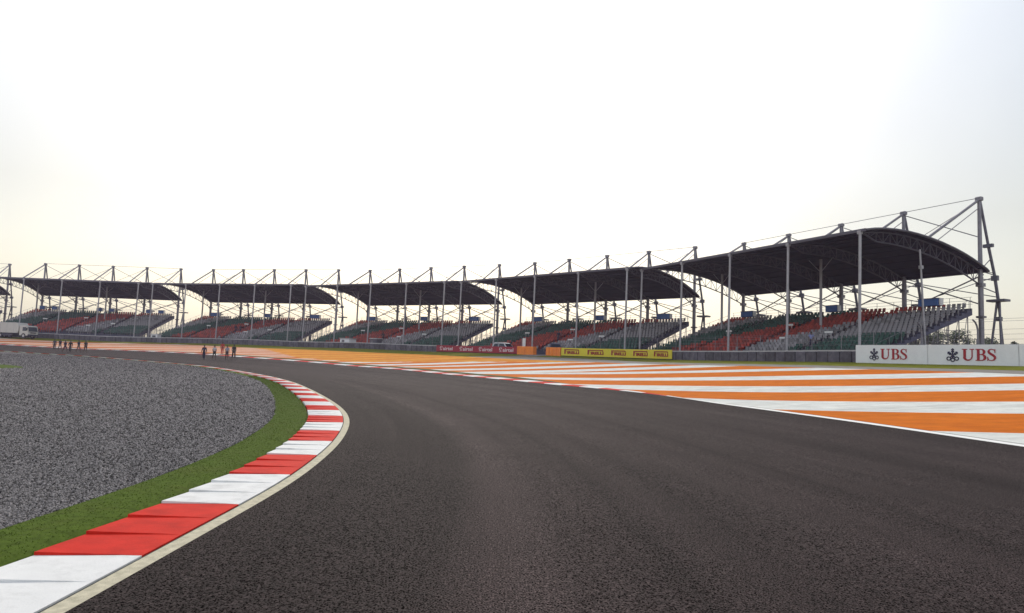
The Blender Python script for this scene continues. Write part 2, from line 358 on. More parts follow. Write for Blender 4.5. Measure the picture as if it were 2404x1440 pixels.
# beige concrete edge + dark seam + kerb
sheet([A, A + NA * .135], 'concrete_edge', M['beige'])
sheet([A + NA * .135, A + NA * .18], 'seam', M['seam'], dz=-.004)
kb = MB(); sub = .633; s = 6.0; i = 0
KX, KWI = [0, 24, 32, 50, 200], [.885, .90, 1.06, 1.06, 1.0]
kin = lambda t_: np.interp(t_, KX, KWI)          # inner side of the kerb, metres from the track edge
LAT = [(.155, 0.0), (.30, .18), (.60, .55), (.97, 1.0)]
while s < INNER.L - sub:
    q = []
    for ss, amp in ((s, 1.0), (s + sub, .15)):
        p = INNER.at(ss); n = INNER.nor(ss); d_ = INNER.tan(ss) * -.15; z0 = gz(*p); kf = lambda o_: .155 + (o_ - .155) * (float(kin(ss)) - .155) / .815
        q.append([(p[0] + n[0] * kf(o_) + d_[0] * o_, p[1] + n[1] * kf(o_) + d_[1] * o_, z0 + .010 + (.004 * min(1, t_ * 6)) + .030 * t_ * amp) for o_, t_ in LAT])
    p0 = INNER.at(s)
    mi = 1 if (i // 3) % 2 else 0
    for a in range(3): kb.face([q[0][a], q[0][a + 1], q[1][a + 1], q[1][a]][::-1], mi)
    fl = lambda P_: (P_[0], P_[1], P_[2] - .13)
    for a in range(3): kb.face([q[0][a], q[0][a + 1], fl(q[0][a + 1]), fl(q[0][a])], mi)
    kb.face([q[0][0], q[1][0], fl(q[1][0]), fl(q[0][0])], mi)
    kb.face([q[0][3], q[1][3], fl(q[1][3]), fl(q[0][3])][::-1], mi)
    s += sub; i += 1
ko = kb.build('kerb', [M['kerb_red'], M['kerb_white']], kind='structure')
# grass strip between kerb and gravel, with a soft raised edge
GW = np.interp(TA, [0, 22, 34, 60, 75, 110], [.74, .76, .90, .84, .62, .05])
offs = [(-.02, -.10), (0, -.01), (.05, .01), (.16, .032), (.38, .045), (.7, .035), (.95, .02), (1.0, .0), (1.03, -.1)]
rows = [A + NA * (kin(TA) + .015 + np.maximum(o_, -.03) * GW if o_ >= 0 else kin(TA))[:, None] for o_, h in offs]
ex = np.array([np.full(len(A), h) for o_, h in offs])
sheet(rows, 'grass_strip', M['grass'], extra=ex)
# short blades standing on the near part of the strip
nb = 42000
sb = rng.uniform(12, 62, nb) ** 1.0; sb = 12 + (sb - 12) ** 1.25 / (50 ** .25)
fr = rng.uniform(.02, 1.0, nb); gw = np.interp(sb, [0, 22, 34, 60, 75, 110], [.74, .76, .90, .84, .62, .05])
P = INNER.at(sb) + INNER.nor(sb) * (kin(sb) + .015 + fr * gw)[:, None]
zb = zg(P[:, 0], P[:, 1]) + np.interp(fr, [o for o, h in offs], [h for o, h in offs]) - .004
hh = rng.uniform(.006, .016, nb); ang = rng.uniform(0, 2 * PI, nb); w = rng.uniform(.003, .006, nb) * (1 + (sb - 12) / 15)
dx, dy = np.cos(ang) * w, np.sin(ang) * w; lx, ly = rng.normal(0, .012, nb), rng.normal(0, .012, nb)
v = np.empty((nb, 3, 3)); v[:, 0] = np.c_[P[:, 0] - dx, P[:, 1] - dy, zb]; v[:, 1] = np.c_[P[:, 0] + dx, P[:, 1] + dy, zb]; v[:, 2] = np.c_[P[:, 0] + lx, P[:, 1] + ly, zb + hh]
me = bpy.data.meshes.new('grass'); me.from_pydata(v.reshape(-1, 3).tolist(), [], np.arange(nb * 3).reshape(-1, 3).tolist()); me.materials.append(M['blade']); me.update()
o = bpy.data.objects.new('grass', me); col.objects.link(o); tag(o, 'short green grass blades on the strip between kerb and gravel', 'grass', kind='stuff')
# gravel bed: lofted between the near and the far branch of the bend
ia = INNER.near((-3.9, 17.05)) + 18.0
t1 = np.linspace(ia, 0, 150); t2 = ia + (INNER.L - ia) * np.linspace(0, 1, 150) ** 1.0
def gin(t): return INNER.at(t) + INNER.nor(t) * (kin(t) - .02 + np.interp(t, [0, 22, 34, 60, 75, 110], [.74, .76, .90, .84, .62, .05]))[:, None]
a_, b_ = gin(t1), gin(t2)
sheet([a_ + (b_ - a_) * k / 40 for k in range(41)], 'gravel', M['gravel'], dz=-.012)
# loose stones standing proud of the near part of the gravel bed
ns = 170000
dd = 4.5 * (85 / 4.5) ** (rng.uniform(0, 1, ns * 2) ** 1.15); aa = rng.uniform(-.80, -.02, ns * 2)
sx_, sy_ = dd * aa, dd
tn = INNER.d[np.argmin((INNER.p[None, ::8, 0] - sx_[:, None]) ** 2 + (INNER.p[None, ::8, 1] - sy_[:, None]) ** 2, axis=1) * 8]
q_ = np.c_[sx_, sy_] - INNER.at(tn); lat = (q_ * INNER.nor(tn)).sum(1); edge = kin(tn) + .015 + np.interp(tn, [0, 22, 34, 60, 75, 110], [.74, .76, .90, .84, .62, .05])
ok = lat > edge - .06 * (rng.uniform(0, 1, ns * 2) > .85); sx_, sy_, dd = sx_[ok][:ns], sy_[ok][:ns], dd[ok][:ns]; n0 = len(sx_)
rad = rng.uniform(.008, .020, n0) * np.clip(dd / 9, 1, 4.5) ** .8; zz_ = zg(sx_, sy_) + rad * .12
oc = np.array([(1, 0, 0), (0, 1, 0), (-1, 0, 0), (0, -1, 0), (0, 0, .8), (0, 0, -.8)]); rot_ = rng.uniform(0, 2 * PI, n0); jit = rng.uniform(.65, 1.35, (n0, 6, 3))
V = oc[None] * jit * rad[:, None, None]; c_, s_ = np.cos(rot_)[:, None], np.sin(rot_)[:, None]
V = np.stack([V[..., 0] * c_ - V[..., 1] * s_ + sx_[:, None], V[..., 0] * s_ + V[..., 1] * c_ + sy_[:, None], V[..., 2] + zz_[:, None]], -1).reshape(-1, 3)
F = (np.array([(0, 1, 4), (1, 2, 4), (2, 3, 4), (3, 0, 4), (1, 0, 5), (2, 1, 5), (3, 2, 5), (0, 3, 5)])[None] + 6 * np.arange(n0)[:, None, None]).reshape(-1, 3)
me = bpy.data.meshes.new('gravel_stones'); me.vertices.add(len(V)); me.vertices.foreach_set('co', V.ravel()); me.loops.add(F.size); me.loops.foreach_set('vertex_index', F.ravel().astype(np.int32))
me.polygons.add(len(F)); me.polygons.foreach_set('loop_start', np.arange(0, F.size, 3, dtype=np.int32)); me.update(calc_edges=True); me.validate(); me.materials.append(M['stone'])
o = bpy.data.objects.new('gravel_stones', me); col.objects.link(o); tag(o, 'loose grey stones of the gravel bed inside the bend', 'gravel', kind='stuff')
# small grass mound at the left edge of the gravel
mb = MB(); cx, cy = -39.8, 43.2; rr = 24; rings = [(1.0, -.08), (.94, .05), (.55, .12), (.0, .15)]
vv = []
for k, h in rings:
    for j in range(rr):
        t = 2 * PI * j / rr; wob = 1 + .03 * math.sin(3 * t + 1) + .015 * math.sin(7 * t)
        x = cx + 8.0 * k * wob * math.cos(t); y = cy + 7.5 * k * wob * math.sin(t); vv.append((x, y, gz(x, y) + h))
mb.add(vv, [(a * rr + j, a * rr + (j + 1) % rr, (a + 1) * rr + (j + 1) % rr, (a + 1) * rr + j) for a in range(3) for j in range(rr)], 0, True)
tag(mb.build('grass_mound', M['grass']), 'low rounded patch of green grass on the grey gravel', 'grass', kind='stuff')

# outer edge of the track: kerb / green strip, then white line / dark drain
sk = OUTER.near((8.0, 39.0)); sk0 = sk - 0
kw = np.interp(TE, [sk - 4, sk + 8, sk + 14], [0, .9, 1.5]); gwid = np.interp(TE, [sk + 10, sk + 20, sk + 60, sk + 90], [0, 1.1, 1.2, .5])
lw = np.interp(TE, [sk - 9, sk - 1], [.36, 0]); dw = np.interp(TE, [sk - 9, sk - 1], [.17, 0])
NE = -OUTER.nor(TE)
i_l = TE < sk; 
o1 = lw; o2 = lw + dw; o3 = o2 + kw; o4 = o3 + gwid
def sub_(off, m): return (E + NE * off[:, None])[m]
mL = TE < sk; mK = TE > sk - 4.5
sheet([sub_(0 * lw, mL), sub_(o1, mL)], 'edge_line', M['line_white'])
sheet([sub_(o1, mL), sub_(o2, mL)], 'drain_gap', M['seam'], dz=-.01)
# red and white outer kerb, gently domed
ob = MB(); s = sk - 4; i = 0; blk = 2.28
while s < OUTER.L - blk:
    for h_ in range(3):
        sa, sb_ = s + blk * h_ / 3, s + blk * (h_ + 1) / 3; q = []
        for ss in (sa, sb_):
            p = OUTER.at(ss); n = -OUTER.nor(ss); w0 = float(np.interp(ss, TE, o2)); w1 = float(np.interp(ss, TE, kw)); z0 = gz(*p)
            q.append([(p[0] + n[0] * (w0 + w1 * k), p[1] + n[1] * (w0 + w1 * k), z0 + hz * min(1, w1)) for k, hz in ((0, .0), (.03, .02), (.45, .05), (.97, .07), (1.0, -.05))])
        for a in range(4): ob.face([q[0][a], q[0][a + 1], q[1][a + 1], q[1][a]], i % 2)
    s += blk; i += 1
ob.build('outer_kerb', [M['kerb_white'], M['kerb_red']], kind='structure')
sheet([sub_(o3 - .03, mK), sub_(o4, mK)], 'grass_edge', M['green_strip'], dz=-.002)

# painted run-off: stripes run across from the track edge to the service road
E2 = E + NE * (o4 - .06)[:, None]
dE2 = arclen(E2)
def e2at(t): return np.array([np.interp(t, dE2, E2[:, 0]), np.interp(t, dE2, E2[:, 1])])
def cross(P0, deg, poly, side):
    d = np.array([math.cos(math.radians(deg)), math.sin(math.radians(deg))]); n = np.array([-d[1], d[0]])
    k = (poly - np.array(P0)) @ n; ii = np.where(k[:-1] * k[1:] <= 0)[0]; best = None
    for i in ii:
        t = k[i] / (k[i] - k[i + 1]); u = ((poly[i] + t * (poly[i + 1] - poly[i])) - np.array(P0)) @ d
        if side * u > -6 and (best is None or abs(u) < abs(best[0])): best = (u, i + t)
    return best[1]
dT = TOPRO.d
STR = []   # (edge distance, top distance) of each stripe boundary, right to left
for P0, a in [((14.4, 5.5), -18), ((13.6, 13.2), -22), ((13.6, 20.1), -25.6), ((13.7, 27.3), -34.5), ((12.5, 33.7), -36.5), ((10.2, 40.5), -34.2), ((11.1, 44.2), -35.3), ((12.2, 48.3), -34.5), ((11, 52), -31.5), ((13.8, 54.9), -30.3), ((14.3, 57.1), -29.4)]:
    ie = cross(P0, a, E2, -1); io = cross(P0, a, TOPRO.p, 1)
    STR.append((float(np.interp(ie, np.arange(len(E2)), dE2)), float(np.interp(io, np.arange(len(dT)), dT))))
PAIR = [((-1.5, 66.8), (19.6, 58.6)), ((-3.4, 69.9), (17.4, 63.0)), ((-5.0, 72.6), (15.3, 66.9)), ((-7.1, 75.4), (12.8, 71.0)), ((-10.0, 78.7), (9.7, 75.5)), ((-11.8, 80.8), (7.6, 78.0)), ((-13.9, 83.2), (5.0, 81.2)), ((-16.1, 85.2), (2.5, 84.1)), ((-18.7, 86.9), (-0.5, 87.2)), ((-20.6, 88.1), (-3.5, 89.7)), ((-22.7, 89.5), (-7.0, 92.5)), ((-24.7, 90.3), (-8.6, 94.2)), ((-26.6, 91.0), (-9.9, 95.9)), ((-28.8, 91.8), (-11.4, 97.7)), ((-31.1, 92.1), (-12.6, 99.2)), ((-33.5, 92.4), (-13.8, 100.5)), ((-36.1, 93.3), (-16.7, 102.1)), ((-38.9, 94.2), (-19.6, 103.5)), ((-41.9, 95.1), (-22.3, 104.5)), ((-45.1, 96.3), (-24.7, 105.3)), ((-48.5, 97.7), (-26.5, 105.9)), ((-52.1, 99.3), (-28.3, 106.5)), ((-56.3, 101.9), (-30.8, 107.3)), ((-61.2, 105.5), (-35.0, 109.0)), ((-67.0, 110.1), (-39.9, 111.3)), ((-72.2, 113.4), (-44.2, 114.2)), ((-77.1, 115.9), (-48.4, 117.7)), ((-81.9, 118.2), (-52.5, 120.9)), ((-86.7, 120.3), (-58.2, 124.1)), ((-90.6, 121.4), (-63.7, 127.3))]
for e, t in PAIR:
    k = np.argmin(((E2 - np.array(e)) ** 2).sum(-1)); STR.append((float(dE2[k]), float(TOPRO.near(t))))
cE, cT = STR[-1]
while cE < dE2[-1] - 8 and cT < TOPRO.L - 8:
    rem = (TOPRO.L - cT) / (dE2[-1] - cE); cE += 4.4; cT += 4.4 * min(1.5, rem); STR.append((cE, cT))
ML = 24; rob = MB(); nst = len(STR) - 1
AMBER = [(-42.1, 113.1), (-35.9, 103.3), (-28.9, 92.2), (-24.3, 89.2), (-19.5, 86.9), (-13.3, 86.5), (-6.5, 84.8), (1.2, 80.6), (8.1, 75.9), (12, 80), (0, 95), (-20, 112), (-40, 118)]
def in_amber(p):
    k = False
    for (x0, y0), (x1, y1) in zip(AMBER, AMBER[1:] + AMBER[:1]):
        if (y0 > p[1]) != (y1 > p[1]) and p[0] < (x1 - x0) * (p[1] - y0) / (y1 - y0) + x0: k = not k
    return k
for j in range(nst):
    (e0, t0), (e1, t1_) = STR[j], STR[j + 1]
    for q in range(5):
        f0, f1 = q / 5, (q + 1) / 5
        a0, a1 = e2at(e0 + (e1 - e0) * f0), e2at(e0 + (e1 - e0) * f1); b0, b1 = TOPRO.at(t0 + (t1_ - t0) * f0), TOPRO.at(t0 + (t1_ - t0) * f1)
        for k in range(ML):
            u0, u1 = k / ML, (k + 1) / ML
            P4 = [a0 + (b0 - a0) * u0, a0 + (b0 - a0) * u1, a1 + (b1 - a1) * u1, a1 + (b1 - a1) * u0]
            c = sum(P4) / 4; base = 1 if j % 2 else 0
            if in_amber(c): base = 3 if j % 2 else 2
            elif c[0] < -24: base = 1 if (j % 2 and q < 2) else (4 if j % 3 else 0)
            rob.face([(p[0], p[1], gz(p[0], p[1]) - .006) for p in P4][::-1], base, True)
rob.build('runoff', [M['ro_orange'], M['ro_white'], M['ro_yellow'], M['ro_amber'], M['ro_pink']], kind='structure')

# service road and verge between run-off and barrier
S = np.arange(-B0 + 1, BAR.L - B0 - 2, 1.2)
Bp = BAR.at(S + B0); Tt = np.maximum.accumulate(np.array([TOPRO.near(p) for p in Bp])); Tt = Tt + np.arange(len(Tt)) * 1e-4
Tp = TOPRO.at(Tt); Bq = Bp - BAR.nor(S + B0) * 0
Bb = Bp + (-BAR.nor(S + B0)) * .5
fr = np.interp(S, [0, 20, 60, 76, 84, 90], [.30, .28, .30, .5, .5, 0])
mid = Tp + (Bb - Tp) * fr[:, None]
m1 = fr > .01
ins = (Tp - Bb) / np.maximum(np.linalg.norm(Tp - Bb, axis=1, keepdims=True), .1)
sheet([(Tp + ins * .15)[m1], (Tp + (mid - Tp) * .5)[m1], mid[m1]], 'service_road', M['road'], dz=-.012)
sheet([mid + ins * .05 + np.where(m1, 0, .1)[:, None] * ins, mid + (Bb - mid) * .5, Bb + (Bb - Tp) * 0], 'grass_verge', M['verge'], dz=-.016)
# access lane through the gap in the barrier
n_ = -BAR.nor(84 + B0); t_ = BAR.tan(84 + B0); c0 = BAR.at(84 + B0)
sheet([np.array([c0 + t_ * k + n_ * d for d in (-3.6, -2, 0, 4, 9)]) for k in (-2.1, 0, 1.6)], 'access_road', M['road'], dz=.006)

# ------------------------------------------------------------------ grandstands
BAY, HM = 8.0, 17.09
PROF = [(-.35, 9.80), (0, 10.0), (1.2, 10.45), (2.5, 10.86), (3.7, 11.2), (5, 11.5), (7, 11.87), (9, 12.14), (10.5, 12.27), (12, 12.34), (13.5, 12.33), (15, 12.24), (16.4, 12.07), (17.6, 11.84)]
LOWC = [(0.1, 8.4), (2, 9.05), (4, 9.7), (7, 10.4), (10, 10.85), (13, 11.05), (15.4, 11.0), (17.5, 11.66)]
pz = lambda v_: float(np.interp(v_, [p[0] for p in PROF], [p[1] for p in PROF]))
lz = lambda v_: float(np.interp(v_, [p[0] for p in LOWC], [p[1] for p in LOWC]))
NROW, TREAD, RISE, Z0, VF = 17, .84, .30, .80, 16.3
def row_v(r): return VF - TREAD * r
def row_z(r): return Z0 + RISE * r

def make_stand():
    root = empty('grandstand')
    # roof skin
    b = MB(); us = np.linspace(-.55, 4 * BAY + .55, 33)
    for th, flip in ((0, False), (-.10, True)):
        for i in range(len(us) - 1):
            for (v0, z0), (v1, z1) in zip(PROF[:-1], PROF[1:]):
                f = [(us[i], v0, z0 + th), (us[i + 1], v0, z0 + th), (us[i + 1], v1, z1 + th), (us[i], v1, z1 + th)]
                b.face(f[::-1] if flip else f, 0, True)
    b.build('roof', M['roof'], root)
    b = MB(); zf = PROF[-1][1]
    b.box((2 * BAY, 17.66, zf - .07), (4 * BAY + 1.2, .12, .26)); zb_ = PROF[0][1]
    b.box((2 * BAY, -.42, zb_ - .05), (4 * BAY + 1.2, .12, .2))
    for u in (-.60, 4 * BAY + .60):
        for (v0, z0), (v1, z1) in zip(PROF[:-1], PROF[1:]): b.tube((u, v0, z0 - .05), (u, v1, z1 - .05), .11, 6, cap=False)
    b.build('fascia', M['fascia'], root)
    b = MB()
    for v_ in (.6, 2.2, 3.8, 5.4, 7, 8.6, 10.2, 11.8, 13.4, 15, 16.6): b.tube((-.4, v_, pz(v_) - .19), (4 * BAY + .4, v_, pz(v_) - .19), .06, 5)
    b.build('purlins', M['roof'], root)
    for i in range(5):
        u = i * BAY
        b = MB(); b.tube((u, 0, -.6), (u, 0, 9.2), .24, 10); b.tube((u, 0, 9.2), (u, 0, HM), .21, 10, r2=.17)
        b.box((u, 0, HM + .02), (.62, .5, .42), bev=.06); b.box((u, 0, 8.4), (.62, .62, .34)); b.box((u, 0, 5.2), (.7, .55, .2))
        b.build('mast', M['galv'], root)
        b = MB()
        b.tube((u, -.1, HM), (u, -1.4, 12.5), .13, 8); b.tube((u, -1.4, 12.5), (u, -2.35, 9.6), .14, 8); b.tube((u, -2.35, 9.6), (u, -2.9, 7.1), .15, 8)
        b.box((u, -1.4, 12.5), (.9, .34, .34)); b.box((u, -2.42, 9.3), (.6, .34, .5)); b.box((u, -2.9, 7.05), (1.7, 1.1, .22)); b.box((u, -2.95, 5.2), (.5, .4, .4))
        for fu, fv in ((-.75, -2.0), (.75, -2.2), (0, -4.0)): b.tube((u + fu * .15, -2.9, 7.0), (u + fu, fv, -.6), .11, 8)
        for (z0, v1, z1) in ((10.0, -1.75, 11.2), (9.8, -2.3, 9.6), (9.0, -2.45, 9.1), (8.2, -2.75, 7.8)): b.tube((u, -.15, z0), (u, v1, z1), .055, 6)
        b.build('back_leg', M['dark_steel'], root)
        b = MB()
        b.tube((u, .1, HM - .1), (u, 8.5, pz(8.5) - .05), .13, 8); b.tube((u, .15, HM - .95), (u, 7.2, pz(7.2) - .05), .045, 6)
        b.build('tie_beam', M['galv'], root)
        # arched lattice truss
        b = MB(); vs = np.linspace(.2, 17.4, 19)
        for a, c in zip(vs[:-1], vs[1:]):
            b.tube((u, a, lz(a)), (u, c, lz(c)), .075, 6); b.tube((u, a, pz(a) - .3), (u, c, pz(c) - .3), .07, 6)
        for k, a in enumerate(vs): b.tube((u, a, lz(a)), (u, a, pz(a) - .3), .035, 5)
        for k, (a, c) in enumerate(zip(vs[:-1], vs[1:])):
            b.tube((u, a, lz(a)), (u, c, pz(c) - .3), .032, 5) if k % 2 else b.tube((u, c, lz(c)), (u, a, pz(a) - .3), .032, 5)
        b.build('roof_truss', M['truss'], root)
        b = MB(); b.tube((u, 17.75, -.6), (u, 17.6, 11.7), .125, 10); b.box((u, 17.62, 11.62), (.34, .34, .3))
        b.build('front_pole', M['pole'], root)
    for u in (12.2, 27.6):
        b = MB(); b.tube((u, 8.0, row_z(9) - .2), (u, 8.0, pz(8) - .35), .15, 10)
        for d in (-1.6, 1.6): b.tube((u, 8, 10.2), (u + d, 8, pz(8) - .3), .035, 5)
        b.build('inner_column', M['pole'], root)
    for i in range(4):
        a, c = i * BAY, (i + 1) * BAY
        b = MB(); b.tube((a, 0, HM + .12), (c, 0, HM + .12), .035, 5); b.build('top_cable', M['dark_steel'], root)
        for P_, Q_, r_ in (((c, 0, HM - .2), (a, 0, 13.2), .05), ((a, 0.06, HM - .2), (c, 0.06, 13.2), .035), ((c, -.6, 6.4), (a, -.5, 9.5), .075), ((a, -.4, 6.4), (c, -.3, 9.5), .065), ((c, -2.3, 9.4), (a, -2.75, 7.4), .05), ((a, -2.3, 9.4), (c, -2.75, 7.4), .045), ((c, -1.5, 12.2), (a, -2.2, 9.8), .035)):
            b = MB(); b.tube(P_, Q_, r_, 5); b.build('cross_brace', M['dark_steel'], root)
    # stepped deck
    b = MB(); u0, u1 = -.25, 4 * BAY + .25
    for r in range(NROW):
        v_, z = row_v(r), row_z(r)
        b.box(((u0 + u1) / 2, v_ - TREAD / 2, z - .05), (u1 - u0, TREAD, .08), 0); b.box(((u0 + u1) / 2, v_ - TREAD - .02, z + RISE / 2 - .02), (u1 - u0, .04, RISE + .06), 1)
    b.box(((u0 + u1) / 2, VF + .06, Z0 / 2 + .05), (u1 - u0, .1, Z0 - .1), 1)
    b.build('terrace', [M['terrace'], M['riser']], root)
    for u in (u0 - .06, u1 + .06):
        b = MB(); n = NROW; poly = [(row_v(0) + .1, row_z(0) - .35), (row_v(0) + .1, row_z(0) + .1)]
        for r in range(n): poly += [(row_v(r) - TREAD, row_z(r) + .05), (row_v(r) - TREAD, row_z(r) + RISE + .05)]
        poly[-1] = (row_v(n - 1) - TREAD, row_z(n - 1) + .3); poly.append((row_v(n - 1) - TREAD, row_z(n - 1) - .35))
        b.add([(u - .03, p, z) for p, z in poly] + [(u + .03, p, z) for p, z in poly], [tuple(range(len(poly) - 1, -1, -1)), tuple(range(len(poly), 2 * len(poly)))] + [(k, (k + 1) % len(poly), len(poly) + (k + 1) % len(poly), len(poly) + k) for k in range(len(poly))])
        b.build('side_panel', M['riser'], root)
    # scaffold under the deck
    for k in range(17):
        u = k * 2.0; b = MB(); vs = [16.0, 14.2, 12.4, 10.6, 8.8, 7.0, 5.2, 3.6, 2.2]
        dz_ = lambda v_: row_z((VF - v_) / TREAD) - .25
        for a, v_ in enumerate(vs):
            b.tube((u, v_, -.6), (u, v_, dz_(v_)), .045, 6)
            if a: b.tube((u, vs[a - 1], .1), (u, v_, dz_(v_) - .1), .028, 5); b.tube((u, vs[a - 1], dz_(vs[a - 1]) - .1), (u, v_, dz_(v_) - .1), .05, 5)
        for h in (1.2, 2.4, 3.6): b.tube((u, (VF - (h - .2) / RISE * TREAD * .8), h), (u, 2.2, h), .026, 5)
        b.build('scaffold_frame', M['galv'], root)
    b = MB(); zt = row_z(NROW - 1)
    for u in np.arange(0, 32.1, 2.0): b.tube((u, 1.75, zt - .1), (u, 1.75, zt + 1.45), .025, 5)
    for h in (.75, 1.1, 1.45): b.tube((-.2, 1.75, zt + h), (32.2, 1.75, zt + h), .016, 4)
    for uu in (-.3, 32.3):
        for r in range(0, NROW, 2): b.tube((uu, row_v(r) - .4, row_z(r) - .1), (uu, row_v(r) - .4, row_z(r) + 1.05), .025, 5)
        b.tube((uu, row_v(0) - .4, row_z(0) + 1.05), (uu, row_v(16) - .4, row_z(16) + 1.05), .02, 5)
    b.build('guard_rail', M['galv'], root)
    for u, r in ((7.9, 5), (15.9, 9), (23.8, 7), (12.2, 3)):
        b = MB(); b.box((u, row_v(r) - .1, row_z(r) + .95), (.95, .05, .2)); b.tube((u - .3, row_v(r) - .1, row_z(r)), (u - .3, row_v(r) - .1, row_z(r) + .86), .02, 5); b.tube((u + .3, row_v(r) - .1, row_z(r)), (u + .3, row_v(r) - .1, row_z(r) + .86), .02, 5)
        b.build('aisle_sign', M['white'], root)
    return root

SEATV = []
def seat_shape(mb, u, v_, z, mi, rs=0.0):
    w = .18
    back = [(-w, -.14, .40), (w, -.14, .40), (w * .92, -.20, .82), (-w * .92, -.20, .82)]
    bb = [(x, y - .05, zz_) for x, y, zz_ in back]
    P = [(u + x, v_ - .35 + y, z + zz_) for x, y, zz_ in back + bb]
    mb.add(P, [(3, 2, 1, 0), (4, 5, 6, 7), (0, 1, 5, 4), (1, 2, 6, 5), (2, 3, 7, 6), (3, 0, 4, 7)], mi)
    mb.box((u, v_ - .30, z + .40), (2 * w, .38, .06), mi); mb.box((u, v_ - .40, z + .19), (.08, .22, .36), mi)
def seat_colour(u, r):
    xl = 1 - u / 32.0; rf = r / (NROW - 1)
    at = lambda a, b_, c: float(np.interp(rf, [0, .5, 1], [a, b_, c]))
    for lim, cc in ((at(-.3, -.08, .13), 0), (at(-.1, .09, .30), 1), (at(.12, .34, .62), 2), (float(np.interp(rf, [0, .5, .8, .92, 1], [.47, .64, .77, .85, .93])), 0), (float(np.interp(rf, [0, .2, .34, .42], [.68, .76, .86, 1.2])), 1)):
        if xl < lim: return cc
    return 2
SEATS = []
for r in range(NROW):
    u = .25
    while u < 31.8:
        if not any(abs(u - a) < .55 for a in (8, 16, 24)): SEATS.append((u, r, seat_colour(u, r)))
        u += .5
SM = [M['seat_red'], M['seat_grey'], M['seat_green']]
smesh = []
for k, nm in enumerate(('red', 'grey', 'green')):
    b = MB(); seat_shape(b, 0, 0, 0, 0); o = b.build('seat', SM[k]); smesh.append(o.data); bpy.data.objects.remove(o)
def add_seats(root):
    Mi = Matrix.Translation(root.location) @ Matrix.Rotation(root.rotation_euler.z, 4, 'Z')
    cam = Mi.inverted() @ Vector((0, 0, 1.6))
    order = sorted(range(len(SEATS)), key=lambda i: (Vector((SEATS[i][0], row_v(SEATS[i][1]), row_z(SEATS[i][1]))) - cam).length + (99 if SEATS[i][1] < 4 else 0))
    pick = set(order[:98]); b = MB()
    for i, (u, r, c) in enumerate(SEATS):
        if i in pick:
            o = bpy.data.objects.new('seat', smesh[c]); col.objects.link(o); o.parent = root; o.location = (u, row_v(r), row_z(r))
        else: seat_shape(b, u, row_v(r), row_z(r), c)
    b.build('seats', SM, root, kind='stuff')

STANDS = [(46.53, 67.28, 2.016, 2.72), (26.94, 100.43, 2.377, 2.66), (-2.66, 128.2, 2.624, 2.88), (-38.0, 147.35, 2.878, 3.16), (-78.32, 159.72, 3.14, 3.52), (-121.5, 163.5, 3.36, 3.5)]
SL = ['covered grandstand closest to the camera, its open scaffold side behind the white boards',
      'covered grandstand behind the yellow banner, second largest of the row',
      'covered grandstand behind the red banner and the left orange block',
      'covered grandstand directly behind the five walkers on the track',
      'covered grandstand behind the six walkers and the parked truck',
      'partly cut off covered grandstand at the left edge of the photo']
proto = make_stand(); stands = []
for i, (x, y, a, z) in enumerate(STANDS):
    o = proto if i == 0 else copy_tree(proto); stands.append(o)
for o, (x, y, a, z), lb in zip(stands, STANDS, SL):
    o.location = (x, y, z); o.rotation_euler.z = a; tag(o, lb, 'grandstand', 'covered grandstands along the outside of the bend')
for o in stands: add_seats(o)
b = MB(); b.tube((-.42, 9.2, -.4), (-.42, 10, lz(10)), .085, 8); b.box((-.42, 9.85, 9.2), (.3, .3, .3)); b.build('end_pole', M['pole'], stands[0])
def on_stand(k, u, v_, z):
    x, y, a, z0 = STANDS[k]; return Vector((x + math.cos(a) * u - math.sin(a) * v_, y + math.sin(a) * u + math.cos(a) * v_, z0 + z))

# blue cabins on the top rows
def make_cabin():
    root = empty('blue_cabin'); b = MB(); b.box((0, 0, .36), (2.1, .8, .72), bev=.03); b.build('body', M['blue'], root)
    b = MB(); b.box((0, 0, .75), (2.2, .9, .06)); b.build('lid', M['dark_steel'], root)
    b = MB(); b.box((-1.2, .1, .38), (.14, .5, .7)); b.build('end_post', M['white'], root)
    return root
cab = make_cabin(); first = True
CAB = []
words = ['nearest', 'second', 'third', 'fourth', 'fifth', 'sixth']
where = ['grandstand above the white boards', 'grandstand behind the yellow banner', 'grandstand behind the red banner', 'grandstand behind the five walkers', 'grandstand behind the six walkers', 'cut off grandstand at the left edge']
for k in range(6):
    spots = [(3.6, 1.0), (15.2, .75), (28.6, 1.0)] if k < 4 else [(2.6, .55), (5.4, .55), (14, .55), (16.8, .55), (27.2, .55), (30, .55)]
    nm = ['right', 'middle', 'left'] if k < 4 else ['rightmost', 'second from right', 'third from right', 'third from left', 'second from left', 'leftmost']
    for (u, sx), w_ in zip(spots, nm):
        c = cab if first else copy_tree(cab); first = False
        c.location = on_stand(k, u, 2.35, row_z(NROW - 1) + .72); c.rotation_euler.z = STANDS[k][2]; c.scale = (sx, 1, 1)
        tag(c, f'blue box, {w_} on top of the {where[k]}', 'cabin', 'blue boxes on the top rows')

